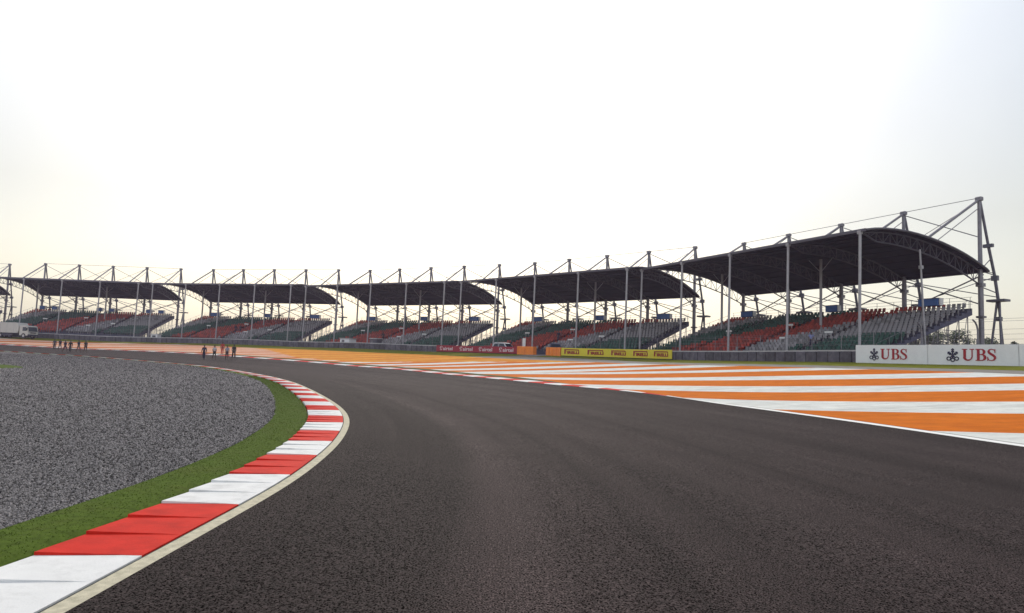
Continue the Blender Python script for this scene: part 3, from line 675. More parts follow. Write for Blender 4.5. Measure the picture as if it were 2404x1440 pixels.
# ------------------------------------------------------------------ barrier, signs, fences
def wall_span(s0, s1, name, label, individual=97):
    root = empty(name, bp((s0 + s1) / 2)); root.rotation_euler.z = 0
    inv = Vector(root.location); n = max(1, round((s1 - s0) / 1.18)); st = (s1 - s0) / n; rest = MB()
    for i in range(n):
        s = s0 + (i + .5) * st; c = bp(s, .28) - inv; a = bang(s)
        tgt = MB() if i < individual else rest
        wob = random.uniform(-.012, .012)
        tgt.box((c[0], c[1], c[2] + .36 + wob), (st * .925, .5, 1.1), 0, rz=a + random.uniform(-.012, .012), bev=.04)
        if i < individual: tgt.build('block', M['barrier'], root)
    if n > individual: rest.build('blocks', M['barrier'], root, kind='stuff')
    b = MB(); r = MB(); m = max(2, int((s1 - s0) / 1.2))
    for i in range(m):
        a, c = s0 + (s1 - s0) * i / m, s0 + (s1 - s0) * (i + 1) / m; A_, B_ = bp(a, .30) - inv, bp(c, .30) - inv
        mid_ = (A_ + B_) / 2; ln = (B_ - A_).length; an = math.atan2(B_.y - A_.y, B_.x - A_.x)
        b.box((mid_.x, mid_.y, mid_.z + .42), (ln, .38, .95), 0, rz=an); r.box((mid_.x, mid_.y, mid_.z + .965), (ln - .004, .34, .11), 0, rz=an)
    b.build('core', M['barrier_gap'], root); r.build('top_rail', M['rail'], root)
    return tag(root, label, 'barrier')
wall_span(20.0, 80.2, 'tyre_barrier', 'grey padded barrier wall with dark joints running from the yellow banner to the white boards')
wall_span(88.2, 236, 'tyre_barrier', 'long grey barrier wall curving from the red banner to the truck', 97)

def flat_panel(s0, s1, off, z0, z1, m, name, parent, inv, th=.05, seg=1.6):
    b = MB(); n = max(1, round((s1 - s0) / seg))
    P = [bp(s0 + (s1 - s0) * i / n, off) - inv for i in range(n + 1)]
    for a, c in zip(P[:-1], P[1:]):
        d = (c - a); d.z = 0; d.normalize(); nn = Vector((d.y, -d.x, 0)) * -th   # thickness backwards
        q = [Vector((a.x, a.y, a.z + z0)), Vector((c.x, c.y, c.z + z0)), Vector((c.x, c.y, c.z + z1)), Vector((a.x, a.y, a.z + z1))]
        k = [p - nn * -1 if False else p + Vector((-d.y, d.x, 0)) * -th for p in q]
        b.add(q + k, [(0, 3, 2, 1), (4, 5, 6, 7), (3, 7, 6, 2), (0, 1, 5, 4)])
    b.add([], [])
    return b.build(name, m, parent)

def place_strokes(strokes, s_left, s_right, z_low, height, off, m, name, parent, inv, width_units):
    """flat raised lettering: strokes are lists of quads in unit space x 0..width_units, y 0..1; laid along the barrier line, reading left to right for a viewer on the track"""
    b = MB()
    for k, quad in enumerate(strokes):
        pts = []
        for x, y in quad:
            s = s_left + (s_right - s_left) * x / width_units
            p = bp(s, off - .0012 * (k % 9)) - inv
            pts.append((p.x, p.y, p.z + z_low + height * y))
        b.face(pts)
    return b.build(name, m, parent)

def ribbon(pts, w, closed=False):
    """stroke of width w (number or list) along pts -> quads"""
    p = [np.array(q, float) for q in pts]; n = len(p); ws = w if isinstance(w, (list, tuple)) else [w] * n
    L_, R_ = [], []
    for i in range(n):
        a = p[max(0, i - 1)] if not closed else p[i - 1]; c = p[min(n - 1, i + 1)] if not closed else p[(i + 1) % n]
        d = (c - a) / max(np.linalg.norm(c - a), 1e-9); nn = np.array([-d[1], d[0]]) * ws[i] / 2
        L_.append(p[i] + nn); R_.append(p[i] - nn)
    return [[L_[i], R_[i], R_[(i + 1) % n], L_[(i + 1) % n]] for i in range(n if closed else n - 1)]
def arc(cx, cy, rx, ry, a0, a1, n=10): return [(cx + rx * math.cos(math.radians(a0 + (a1 - a0) * i / n)), cy + ry * math.sin(math.radians(a0 + (a1 - a0) * i / n))) for i in range(n + 1)]
def rect(x0, y0, x1, y1): return [(x0, y0), (x1, y0), (x1, y1), (x0, y1)]
def ubs_letters():
    S_ = []
    # U
    S_ += [rect(0.0, .93, .36, 1.0), rect(.09, .30, .27, .95), rect(.50, .93, .80, 1.0), rect(.62, .30, .70, .95)]
    S_ += ribbon(arc(.40, .30, .235, .25, 180, 360, 12), [.18, .18, .17, .16, .14, .13, .12, .11, .10, .09, .08, .08, .08])
    # B
    x = .88
    S_ += [rect(x, .93, x + .3, 1.0), rect(x, 0, x + .3, .07), rect(x + .08, .05, x + .26, .95)]
    S_ += ribbon([(x + .25, .965)] + arc(x + .34, .745, .20, .22, 90, -90, 10) + [(x + .25, .525)], [.07, .07, .09, .12, .15, .17, .17, .16, .13, .10, .08, .07, .07])
    S_ += ribbon([(x + .25, .525)] + arc(x + .36, .28, .23, .245, 90, -90, 10) + [(x + .25, .035)], [.07, .07, .09, .13, .16, .18, .19, .18, .15, .11, .08, .07, .07])
    # S
    x = 1.62
    S_ += ribbon([(x + .46, .70), (x + .455, .82), (x + .38, .93), (x + .24, .97), (x + .12, .92), (x + .07, .80), (x + .10, .68), (x + .22, .57), (x + .36, .46), (x + .45, .34), (x + .46, .20), (x + .38, .08), (x + .24, .03), (x + .10, .07), (x + .03, .18), (x + .02, .32)],
                  [.05, .06, .07, .08, .10, .14, .17, .18, .18, .17, .14, .10, .08, .07, .06, .05])
    S_ += [rect(x + .44, .66, x + .49, .99), rect(x - .01, .0, x + .04, .34)]
    return S_
def three_keys():
    S_ = []; c = np.array([.5, .42])
    for ang in (90, 38, 142):
        d = np.array([math.cos(math.radians(ang)), math.sin(math.radians(ang))]); n = np.array([-d[1], d[0]])
        top = c + d * (.56 if ang == 90 else .46); bot = c - d * (.22 if ang == 90 else .26)
        S_ += ribbon([bot, top], .10)
        for k in (.10, .24):      # the bit of the key
            q = top - d * k; S_ += ribbon([q - n * .11, q + n * .11], .10)
        S_ += ribbon(arc(bot[0] - d[0] * .1, bot[1] - d[1] * .1, .135, .125, 0, 330, 11), .085, True)
    return S_
def white_board(s0, s1, label, logo=None):
    root = empty('advertising_board', bp((s0 + s1) / 2)); inv = Vector(root.location)
    flat_panel(s0 + .016, s1 - .016, -.35, -.1, 1.41, M['board'], 'panel', root, inv, .08, 2.0)
    b = MB(); n = max(2, int((s1 - s0) / 2))
    for i in range(n + 1):
        s = s0 + .1 + (s1 - s0 - .2) * i / n; p = bp(s, -.2) - inv; b.box((p.x, p.y, p.z + .66), (.07, .09, 1.5), rz=bang(s))
    b.build('frame', M['dark_steel'], root)
    if logo:
        e0, e1, l0, l1, zl = logo
        place_strokes(three_keys(), e0, e1, zl - .05, .95, -.372, M['navy_mark'], 'emblem', root, inv, 1.0)
        place_strokes(ubs_letters(), l0, l1, zl, .84, -.372, M['red_mark'], 'lettering', root, inv, 2.11)
    return tag(root, label, 'advertising board', 'white advertising boards')
white_board(32.1, 38.2, 'white board with red letters beside the end of the grey barrier', (36.95, 36.05, 35.95, 33.75, .27))
white_board(25.9, 32.1, 'white board with large red letters under the tripod leg of the grandstand', (30.75, 29.75, 29.6, 27.35, .27))
white_board(18.5, 25.9, 'plain white board cut off by the right edge of the photo')

def glyphs(text, bold=.02):
    cu = bpy.data.curves.new('t', 'FONT'); cu.body = text; cu.size = 1.0; cu.offset = bold; cu.resolution_u = 3
    o = bpy.data.objects.new('t', cu); col.objects.link(o); bpy.context.view_layer.update()
    me = bpy.data.meshes.new_from_object(o.evaluated_get(bpy.context.evaluated_depsgraph_get()))
    P = [[tuple(me.vertices[i].co[:2]) for i in p.vertices] for p in me.polygons]
    bpy.data.objects.remove(o); bpy.data.curves.remove(cu); bpy.data.meshes.remove(me)
    xs_ = [x for q in P for x, y in q]; ys_ = [y for q in P for x, y in q]; x0, x1, y0, y1 = min(xs_), max(xs_), min(ys_), max(ys_)
    return [[((x - x0) / (x1 - x0), (y - y0) / (y1 - y0)) for x, y in q] for q in P]
# yellow banner: five times the same word with its long stretched first letter
root = empty('advertising_banner', bp(71)); inv = Vector(root.location)
flat_panel(61.7, 80.3, -.12, .06, 1.10, M['yellow'], 'banner_cloth', root, inv, .04)
flat_panel(61.7, 80.3, -.06, -.12, .06, M['barrier_gap'], 'base_skirt', root, inv, .04)
W_ = glyphs('IRELLI', .065)
word = [rect(0, 0, .095, 1.0), rect(.095, .80, .93, 1.0)] + ribbon(arc(.88, .80, .06, .13, 90, -80, 8), .06) + ribbon([(.075, .70), (.14, .55), (.19, .50)], .05)
word += [[(.20 + .78 * x, .62 * y) for x, y in q] for q in W_]
for a, c in ((79.75, 77.2), (75.9, 73.2), (72.0, 69.5), (68.3, 65.75), (64.75, 62.25)):
    place_strokes([[(x, y) for x, y in q] for q in word], a, c, .30, .62, -.15, M['print_dark'], 'lettering', root, inv, 1.0)
tag(root, 'long yellow banner with five dark red words on the barrier', 'banner')
# red banner: four white words with their curl
root = empty('advertising_banner', bp(96.5)); inv = Vector(root.location)
flat_panel(88.2, 105.0, -.12, .06, 1.02, M['banner_red'], 'banner_cloth', root, inv, .04)
flat_panel(88.2, 105.0, -.06, -.12, .06, M['barrier_gap'], 'base_skirt', root, inv, .04)
W_ = glyphs('airtel', .02)
curl = ribbon([(.02, .25), (.07, .10), (.13, .12), (.12, .30), (.04, .42), (.01, .62), (.05, .85), (.12, .95), (.17, .82), (.15, .62), (.09, .60)], .05)
word = curl + [[(.24 + .76 * x, .10 + .72 * y) for x, y in q] for q in W_]
for a in (104.2, 99.9, 95.8, 91.6):
    place_strokes(word, a, a - 2.75, .20, .74, -.15, M['banner_white'], 'lettering', root, inv, 1.0)
tag(root, 'long dark red banner with four white words on the barrier', 'banner')
# orange blocks at both ends of the gap
def orange_block(s0, s1, n, label):
    root = empty('barrier_block', bp((s0 + s1) / 2)); inv = Vector(root.location); st = (s1 - s0) / n
    for i in range(n):
        s = s0 + (i + .5) * st; c = bp(s, .2) - inv; b = MB()
        b.box((c.x, c.y, c.z + .50), (st * .97, .85, 1.24), rz=bang(s), bev=.06)
        for h in (.25, .55, .85): b.box((c.x, c.y, c.z + h), (st * .8, .88, .07), rz=bang(s))
        b.build('shell', M['orange'], root)
    return tag(root, label, 'barrier block', 'orange blocks beside the gap')
orange_block(85.1, 88.15, 2, 'wide orange block at the right end of the red banner')
orange_block(80.4, 82.9, 4, 'ribbed orange blocks at the left end of the yellow banner')

def fence(s0, s1, label, step=4.2, off=1.1, bent=True):
    root = empty('catch_fence', bp((s0 + s1) / 2)); inv = Vector(root.location); n = max(1, round((s1 - s0) / step)); tops = []
    for i in range(n + 1):
        s = s0 + (s1 - s0) * i / n; p = bp(s, off) - inv; nn = BAR.nor(s + B0); f = Vector((nn[0], nn[1], 0))
        pts = [p + Vector((0, 0, -.3)), p + Vector((0, 0, 2.55)), p + f * .10 + Vector((0, 0, 2.85)), p + f * .30 + Vector((0, 0, 3.1)), p + f * .58 + Vector((0, 0, 3.25))]
        b = MB()
        if bent: b.path(pts, .06, 8); b.box((p.x, p.y, p.z + .95), (.15, .15, 1.9), rz=bang(s))
        else: pts = [p + Vector((0, 0, h_)) for h_ in (-.3, 2.1, 2.25, 2.4, 2.55)]; b.tube(pts[0], pts[-1], .032, 6)
        b.build('fence_post', M['galv'], root); tops.append(pts)
    b = MB()
    hs = [1.15, 1.5, 1.85, 2.2, 2.55]
    for q0, q1 in zip(tops[:-1], tops[1:]):
        for h in hs:
            a = q0[0] + Vector((0, 0, h + .3)); c = q1[0] + Vector((0, 0, h + .3)); b.tube(a, c, .012, 3, cap=False)
        for k in (3, 4): b.tube(q0[k], q1[k], .012, 3, cap=False)
    b.build('wires', M['galv'], root)
    return tag(root, label, 'fence', 'catch fences behind the barrier')
fence(8.5, 33.5, 'tall catch fence with curved post tops behind the white boards')
fence(37.6, 81, 'thin straight post fence behind the grey barrier and the yellow banner', 3.1, bent=False)
fence(88.5, 214, 'long thin straight post fence behind the red banner and the long barrier', 4.6, bent=False)

# ------------------------------------------------------------------ vehicles and huts
def wheel(parent, x, y, r=.33, w=.2):
    b = MB(); b.tube((x, y - w / 2, r), (x, y + w / 2, r), r, 18); t = b.build('tyre', M['black'], parent)
    b = MB(); b.tube((x, y - w / 2 - .012, r), (x, y + w / 2 + .012, r), r * .58, 12); b.build('rim', M['rail'], t)
def make_car(paint, h=1.0):
    root = empty('parked_car')
    low = [(-2.05, .28), (2.05, .28), (2.15, .55), (2.08, .80), (1.15, .95), (-1.75, 1.0), (-2.1, .90), (-2.15, .5)]
    b = MB(); b.prism(low, -.86, .86); 
    cab_ = [(-1.95, .98), (1.15, .94), (.45, 1.50 * h), (.10, 1.58 * h), (-1.45, 1.58 * h), (-1.80, 1.48 * h)]
    n = len(cab_); v = [(x, -.82 + (.14 if z > 1.1 else 0), z) for x, z in cab_] + [(x, .82 - (.14 if z > 1.1 else 0), z) for x, z in cab_]
    b.add(v, [(i, (i + 1) % n, n + (i + 1) % n, n + i) for i in range(n)] + [tuple(range(n - 1, -1, -1)), tuple(range(n, 2 * n))])
    b.build('body', paint, root)
    b = MB(); zt = 1.50 * h
    b.face([(1.11, -.74, 1.0), (1.11, .74, 1.0), (.50, .62, zt - .04), (.50, -.62, zt - .04)])
    b.face([(1.121, -.74, 1.0), (.511, -.62, zt - .04), (.511, .62, zt - .04), (1.121, .74, 1.0)][::-1])
    b.build('windscreen', M['dark_glass'], root)
    for sgn in (-1, 1):
        b = MB(); b.face([(.85, sgn * .832, 1.02), (.38, sgn * .72, zt - .06), (-.55, sgn * .72, zt - .04), (-.55, sgn * .832, 1.02)]); b.face([(-.65, sgn * .832, 1.02), (-.65, sgn * .72, zt - .04), (-1.55, sgn * .72, zt - .06), (-1.75, sgn * .832, 1.02)])
        b.build('side_window', M['dark_glass'], root)
        b = MB(); b.box((2.09, sgn * .62, .70), (.14, .36, .17), bev=.03); b.build('headlight', M['lamp_glass'], root)
        b = MB(); b.box((.72, sgn * .93, 1.05), (.12, .2, .14), bev=.02); b.build('wing_mirror', M['black'], root)
        for x in (1.3, -1.3): 
            g_ = MB(); g_.tube((x, sgn * .74 - .1, .33), (x, sgn * .74 + .1, .33), .33, 18); wv = g_.build('wheel', M['black'], root)
            g_ = MB(); g_.tube((x, sgn * .74 - .112, .33), (x, sgn * .74 + .112, .33), .19, 12); g_.build('rim', M['rail'], wv)
    b = MB(); b.box((2.12, 0, .44), (.10, 1.5, .16), bev=.02); b.build('bumper', M['black'], root)
    b = MB(); b.box((2.125, 0, .68), (.06, .8, .12)); b.build('grille', M['black'], root)
    b = MB(); b.box((2.185, 0, .47), (.02, .5, .11)); b.build('number_plate', M['white'], root)
    return root
M['car_white'] = mat('white_car_paint', (.66, .67, .70), .25, 0, .03, 2)
M['car_blue'] = mat('slate_car_paint', (.13, .13, .22), .25, 0, .05, 2)
c = make_car(M['car_blue'], 1.12); p = bp(84.0, 3.4); c.location = p; c.rotation_euler.z = math.atan2(-p.y, -p.x) + .06
tag(c, 'dark car facing the track in the gap between the orange blocks', 'car', 'vehicles behind the barrier')
c = make_car(M['car_white'], 1.1); c.location = bp(93.6, 3.2, -.02); c.rotation_euler.z = bang(92) + PI
tag(c, 'white car showing its roof above the right end of the red banner', 'car', 'vehicles behind the barrier')

def hut(s, w, h, d, mb_, mt, label, off=2.6, kind='cabin'):
    root = empty('small_hut', bp(s, off)); root.rotation_euler.z = bang(s)
    b = MB(); b.box((0, 0, h / 2 - .15), (w, d, h + .1), bev=.03); b.build('wall', mb_, root)
    b = MB(); b.box((0, 0, h + .0), (w + .25, d + .25, .12), bev=.03); b.build('roof', mt, root)
    b = MB(); b.box((w * .2, -d / 2 - .01, h * .45), (w * .25, .04, h * .8)); b.build('door', M['galv'], root)
    b = MB(); b.box((w * .2, d / 2 + .01, h * .45), (w * .25, .04, h * .8)); b.build('door', M['galv'], root)
    return tag(root, label, kind)
hut(127.4, 2.4, 1.75, 1.6, M['board'], M['rail'], 'small pale hut behind the grey barrier between two grandstands')
hut(121.0, 1.5, 1.85, 1.4, M['dark_steel'], M['white'], 'small dark hut with a white roof behind the grey barrier')
root = empty('marker_post', bp(88.4, 1.6)); b = MB(); b.tube((0, 0, -.2), (0, 0, 1.2), .05, 8); b.build('pole', M['galv'], root)
b = MB(); b.box((0, 0, 1.75), (.46, .12, 1.2), bev=.03); b.build('panel', M['white'], root); root.rotation_euler.z = math.atan2(-97, -1) + PI / 2
tag(root, 'slim white upright panel on a post above the left orange block', 'sign')
# pale entrance gear at the foot of the gap between two stands on the left
root = empty('ticket_booth', bp(171.5, 1.8)); root.rotation_euler.z = bang(171.5)
b = MB(); b.box((0, 0, .8), (1.5, 1.1, 1.6), bev=.03); b.build('wall', M['board'], root); b = MB(); b.box((0, 0, 1.66), (1.8, 1.4, .1)); b.build('roof', M['white'], root)
b = MB(); b.box((0, .56, 1.1), (.8, .03, .6)); b.build('window', M['dark_glass'], root)
tag(root, 'tiny pale booth behind the barrier at the foot of the stands on the left', 'booth')

# truck parked along the barrier at the left edge
root = empty('parked_truck', (-98.6, 136.2, gz(-98.6, 136.2) + .02), math.radians(-12))
prof = [(-4.9, 1.02), (1.55, 1.02), (1.75, 1.5), (1.75, 2.3), (1.25, 2.98), (-4.6, 2.98), (-4.9, 2.7)]
n = len(prof); b = MB(); b.prism(prof, -1.18, 1.18); b.build('cargo_box', M['truck_white'], root)
b = MB()
for x in (-4.2, -2.6, -1.0, .6): b.box((x, -1.19, 2.0), (.07, .04, 1.9)); b.box((x, 1.19, 2.0), (.07, .04, 1.9))
b.box((-1.6, 0, 3.02), (5.6, 2.3, .08)); b.build('box_rib', M['rail'], root)
b = MB(); b.box((-1.6, 0, .78), (7.4, 1.0, .34)); b.box((-1.4, -1.1, .66), (3.4, .12, .5)); b.box((-1.4, 1.1, .66), (3.4, .12, .5)); b.build('chassis', M['chassis'], root)
b = MB(); cp_ = [(2.0, .55), (3.95, .55), (4.05, 1.25), (3.72, 2.35), (3.4, 2.5), (2.0, 2.5)]; b.prism(cp_, -1.15, 1.15); cabo = b.build('cab', M['truck_white'], root)
b = MB(); b.face([(4.055, -1.0, 1.36), (4.055, 1.0, 1.36), (3.765, .95, 2.25), (3.765, -.95, 2.25)]); b.build('windscreen', M['dark_glass'], cabo)
for sg in (-1, 1):
    b = MB(); b.face([(2.7, sg * 1.16, 1.45), (3.7, sg * 1.16, 1.45), (3.5, sg * 1.16, 2.2), (2.7, sg * 1.16, 2.2)]); b.build('side_window', M['dark_glass'], cabo)
    b = MB(); b.box((4.03, sg * .82, .92), (.1, .34, .2), bev=.02); b.build('headlight', M['lamp_glass'], root)
    b = MB(); b.box((3.95, sg * 1.36, 1.85), (.12, .22, .5), bev=.03); b.build('wing_mirror', M['black'], root)
    for x in (3.0, -2.6, -3.75):
        g_ = MB(); g_.tube((x, sg * 1.0 - .17, .5), (x, sg * 1.0 + .17, .5), .5, 18); wv = g_.build('wheel', M['black'], root)
        g_ = MB(); g_.tube((x, sg * 1.0 - .18, .5), (x, sg * 1.0 + .18, .5), .26, 12); g_.build('rim', M['rail'], wv)
b = MB(); b.box((4.04, 0, .62), (.16, 2.3, .32), bev=.03); b.box((4.06, 0, 1.12), (.06, 1.2, .2)); b.build('bumper', M['chassis'], root)
tag(root, 'white truck with a box body parked along the grey barrier', 'truck')

# ------------------------------------------------------------------ people
def skin(name, nodes, edges, m, parent, sub=1, root=0):
    me = bpy.data.meshes.new(name); bm = bmesh.new(); ly = bm.verts.layers.skin.verify()
    vs = []
    for p, r in nodes:
        v_ = bm.verts.new(p); v_[ly].radius = r if isinstance(r, tuple) else (r, r); vs.append(v_)
    vs[root][ly].use_root = True
    for a, c_ in edges: bm.edges.new((vs[a], vs[c_]))
    bm.to_mesh(me); bm.free()
    o = bpy.data.objects.new(name, me); col.objects.link(o)
    o.modifiers.new('s', 'SKIN').use_smooth_shade = True
    sm = o.modifiers.new('d', 'SUBSURF'); sm.levels = sub; sm.render_levels = sub
    bpy.context.view_layer.update()
    me2 = bpy.data.meshes.new_from_object(o.evaluated_get(bpy.context.evaluated_depsgraph_get()))
    bpy.data.objects.remove(o); bpy.data.meshes.remove(me)
    me2.name = name; me2.materials.clear(); me2.materials.append(m)
    o = bpy.data.objects.new(name, me2); col.objects.link(o)
    if parent: o.parent = parent
    return o
def person(loc, face, shirt, legs, label, stride=.2, shorts=False, scale=1.0, sleeves='short', swing=.18, group=None, sit=False, arms_in=False):
    root = empty('person', loc, face); root.scale = (scale,) * 3
    # forward is +x, left is +y
    hipz = .93; N_ = []; E_ = []
    def nd(p, r): N_.append((p, r)); return len(N_) - 1
    pel = nd((0, 0, .97), (.13, .105)); sp = nd((.01, 0, 1.14), (.125, .10)); ch = nd((.0, 0, 1.32), (.15, .115)); up = nd((-.01, 0, 1.44), (.10, .085)); nk = nd((.0, 0, 1.51), (.052, .055))
    jaw = nd((.035, 0, 1.57), (.062, .066)); hd = nd((.02, 0, 1.645), (.076, .092)); tp = nd((.01, 0, 1.715), (.058, .068))
    for a, c_ in ((pel, sp), (sp, ch), (ch, up), (up, nk), (nk, jaw), (jaw, hd), (hd, tp)): E_.append((a, c_))
    nose = nd((.125, 0, 1.63), .014); E_.append((hd, nose))
    J = {}
    for sg in (-1, 1):
        f = stride * sg; ar = -swing * sg
        if sit: hp, kn, an, to = (0.02, sg * .1, .94), (.42, sg * .12, .96), (.40, sg * .12, .55), (.55, sg * .12, .51)
        else:
            kn = (f * .55 + .04, sg * .10, .50); an = (f - (.05 if f < 0 else 0), sg * .10, .09 + (.05 if f < -.05 else 0)); to = (an[0] + .17, sg * .115, .035 if f >= -.05 else .04); hp = (0, sg * .095, .90)
        h = nd(hp, (.092, .098)); k = nd(kn, (.060, .064)); mc = nd(tuple((np.array(kn) * .6 + np.array(an) * .4) + np.array([-.015, 0, 0])), (.054, .056)); a = nd(an, (.038, .042)); t_ = nd(to, (.038, .03))
        E_.extend([(pel, h), (h, k), (k, mc), (mc, a), (a, t_)])
        sh = nd((-.01, sg * .175, 1.42), .058)
        if arms_in: el, wr = (.02, sg * .25, 1.16), (.20, sg * .08, 1.12)
        else: el, wr = (ar * .45 - .02, sg * .235, 1.15), (ar * 1.2 + .03, sg * .25, .92)
        e = nd(el, .042); w_ = nd(wr, (.026, .03)); d = np.array(wr) - np.array(el); d /= np.linalg.norm(d)
        pm = np.array(wr) + d * .065; pn = nd(tuple(pm), (.036, .020)); E_.extend([(up, sh), (sh, e), (e, w_), (w_, pn)])
        side = np.cross(d, (0, 1, 0)); side /= max(np.linalg.norm(side), 1e-6)
        for q, ln in ((-.03, .062), (-.010, .075), (.010, .070), (.029, .055)):
            b0 = pm + d * .02 + side * q; f1 = nd(tuple(b0 + d * ln * .5), .0095); f2 = nd(tuple(b0 + d * ln * .95 + np.array([0, -sg * .022, 0])), .0075); E_.extend([(pn, f1), (f1, f2)])
        th = nd(tuple(np.array(wr) + d * .05 + side * .048), .011); t2 = nd(tuple(np.array(wr) + d * .085 + side * .062), .009); E_.extend([(w_, th), (th, t2)])
        J[sg] = dict(h=hp, k=kn, a=an, t=to, e=el, w=wr)
    body = skin('body', N_, E_, M['skin'], root)
    # shirt over trunk and arms
    n2 = [((0, 0, .93), (.142, .118)), ((.01, 0, 1.14), (.142, .118)), ((0, 0, 1.32), (.166, .132)), ((-.01, 0, 1.445), (.115, .10)), ((0, 0, 1.495), (.066, .068))]; e2 = [(0, 1), (1, 2), (2, 3), (3, 4)]
    for sg in (-1, 1):
        j = J[sg]; k = len(n2); n2.append(((-.01, sg * .178, 1.42), .074)); e2.append((3, k))
        if sleeves == 'long': n2 += [(j['e'], .056), (tuple(np.array(j['w']) * .93 + np.array(j['e']) * .07), .042)]; e2 += [(k, k + 1), (k + 1, k + 2)]
        else: n2.append((tuple(np.array((-.01, sg * .178, 1.42)) * .35 + np.array(j['e']) * .65), .060)); e2.append((k, k + 1))
    skin('shirt', n2, e2, shirt, root)
    n3 = [((0, 0, 1.0), (.138, .114)), ((0, 0, .93), (.146, .122))]; e3 = [(0, 1)]
    for sg in (-1, 1):
        j = J[sg]; k = len(n3); n3.append((j['h'], (.106, .112))); e3.append((1, k))
        if shorts: n3.append((tuple(np.array(j['k']) * .85 + np.array(j['h']) * .15), .088)); e3.append((k, k + 1))
        else:
            n3 += [(j['k'], .078), (tuple(np.array(j['a']) + np.array([0, 0, .01])), .062)]; e3 += [(k, k + 1), (k + 1, k + 2)]
    skin('shorts' if shorts else 'trousers', n3, e3, legs, root, root=1)
    for sg in (-1, 1):
        j = J[sg]; a_, t_ = Vector(j['a']), Vector(j['t'])
        skin('shoe', [(tuple(a_ + Vector((-.03, 0, -.04))), (.045, .042)), (tuple((a_ + t_) / 2 + Vector((.0, 0, -.02))), (.048, .04)), (tuple(t_ + Vector((.02, 0, -.002))), (.042, .032))], [(0, 1), (1, 2)], M['black'], root)
    b = MB(); rr_, cc = 12, []
    for k, (h, q) in enumerate(((1.655, 1.0), (1.70, .98), (1.745, .78), (1.775, .40), (1.785, .02))):
        for i in range(rr_):
            t = 2 * PI * i / rr_; cc.append((.002 + .098 * q * math.cos(t) - .012, .086 * q * math.sin(t), h + (.035 if math.cos(t) > .3 and k == 0 else 0) - (.05 if k == 0 and math.cos(t) < -.2 else 0)))
    b.add(cc, [(a * rr_ + i, a * rr_ + (i + 1) % rr_, (a + 1) * rr_ + (i + 1) % rr_, (a + 1) * rr_ + i) for a in range(4) for i in range(rr_)], 0, True); b.build('hair', M['hair'], root)
    b = MB()
    for sg in (-1, 1): b.box((.108, sg * .032, 1.652), (.012, .022, .010))
    b.build('eyes', M['hair'], root); b = MB(); b.box((.098, 0, 1.588), (.012, .042, .008)); b.build('mouth', M['print_dark'], root)
    for sg in (-1, 1):
        b = MB(); b.box((.015, sg * .097, 1.64), (.045, .02, .06), bev=.008); b.build('ear', M['skin'], root)
    return tag(root, label, 'person', group)
navy = cloth('navy_cloth', (.012, .013, .04)); wht = cloth('white_cloth', (.50, .47, .48)); blk = cloth('black_cloth', (.010, .010, .012)); red = cloth('red_overall', (.36, .035, .015)); gry = cloth('grey_blue_cloth', (.24, .25, .33)); pur = cloth('dark_purple_cloth', (.035, .02, .045)); blu = cloth('blue_cloth', (.20, .24, .50)); sal = cloth('slate_cloth', (.06, .06, .08)); khaki = cloth('khaki_cloth', (.13, .11, .10))
def gp(x, y): return (x, y, gz(x, y) + .008)
G1 = 'group of five walking on the track'; G2 = 'group of six walking on the far track'
toc = lambda x, y: math.atan2(-y, -x)
person(gp(-36.87, 82.45), toc(-36.9, 82.4) - .2, navy, navy, 'person in navy top and trousers, leftmost of the five walkers', .22, group=G1, sleeves='long')
person(gp(-35.94, 83.15), toc(-36, 83) + .35, wht, blk, 'person in a white shirt and black shorts walking beside the one in navy', .2, shorts=True, group=G1)
person(gp(-39.17, 93.05), toc(-39, 93), red, red, 'person in a red overall standing behind the other walkers', .05, group=G1, sleeves='long', swing=.03)
person(gp(-34.75, 84.0), toc(-35, 84) + .1, gry, navy, 'person in a grey blue shirt and dark shorts between the red and the black one', .18, shorts=True, group=G1)
person(gp(-34.42, 85.24), toc(-34, 85) + .25, blk, blk, 'person all in black, rightmost of the five walkers', .24, group=G1, sleeves='long', scale=1.05)
SC = .93
person(gp(-68.1, 102.2), toc(-68, 102), sal, blk, 'person in a slate top, leftmost of the six distant walkers', .12, group=G2, scale=SC)
person(gp(-67.4, 102.4), toc(-67, 102) + .5, pur, khaki, 'person in a purple top and khaki shorts, second of the six distant walkers', .26, shorts=True, group=G2, scale=SC)
person(gp(-60.5, 93.0), toc(-60, 93) + .6, pur, navy, 'person in a maroon top and navy shorts mid stride, third of the six distant walkers', .34, shorts=True, group=G2, scale=SC)
person(gp(-59.99, 93.3), toc(-60, 93) - .2, blk, blk, 'person all in black close beside the one in maroon, fourth of the six', .14, group=G2, scale=SC, sleeves='long')
person(gp(-60.0, 95.1), toc(-60, 95) + .7, navy, khaki, 'slim person in a dark top with bare legs, fifth of the six distant walkers', .3, shorts=True, group=G2, scale=SC)
person(gp(-58.38, 94.06), toc(-58, 94) + .3, blk, blk, 'person in black shirt and shorts, rightmost of the six distant walkers', .26, shorts=True, group=G2, scale=SC)
G3 = 'people in the grandstands'
def stand_person(k, u, r, *a, **kw):
    p = on_stand(k, u, row_v(r) - .25, row_z(r) + .0); return person(p, toc(p.x, p.y), *a, group=G3, stride=.03, swing=.04, **kw)
stand_person(0, 8.0, 2, blu, navy, 'person in a pale blue shirt standing low in the nearest grandstand')
stand_person(1, 16.0, 5, navy, navy, 'person in dark clothes in the aisle of the grandstand behind the yellow banner', sleeves='long')
stand_person(2, 16.0, 3, blk, blk, 'person in black standing in the aisle of the grandstand behind the red banner', sleeves='long')
stand_person(3, 16.0, 5, navy, navy, 'person in dark clothes behind the five walkers, left of two in the aisle', sleeves='long')
stand_person(3, 14.9, 5, pur, navy, 'person in a purple top behind the five walkers, right of two in the aisle', sleeves='long')

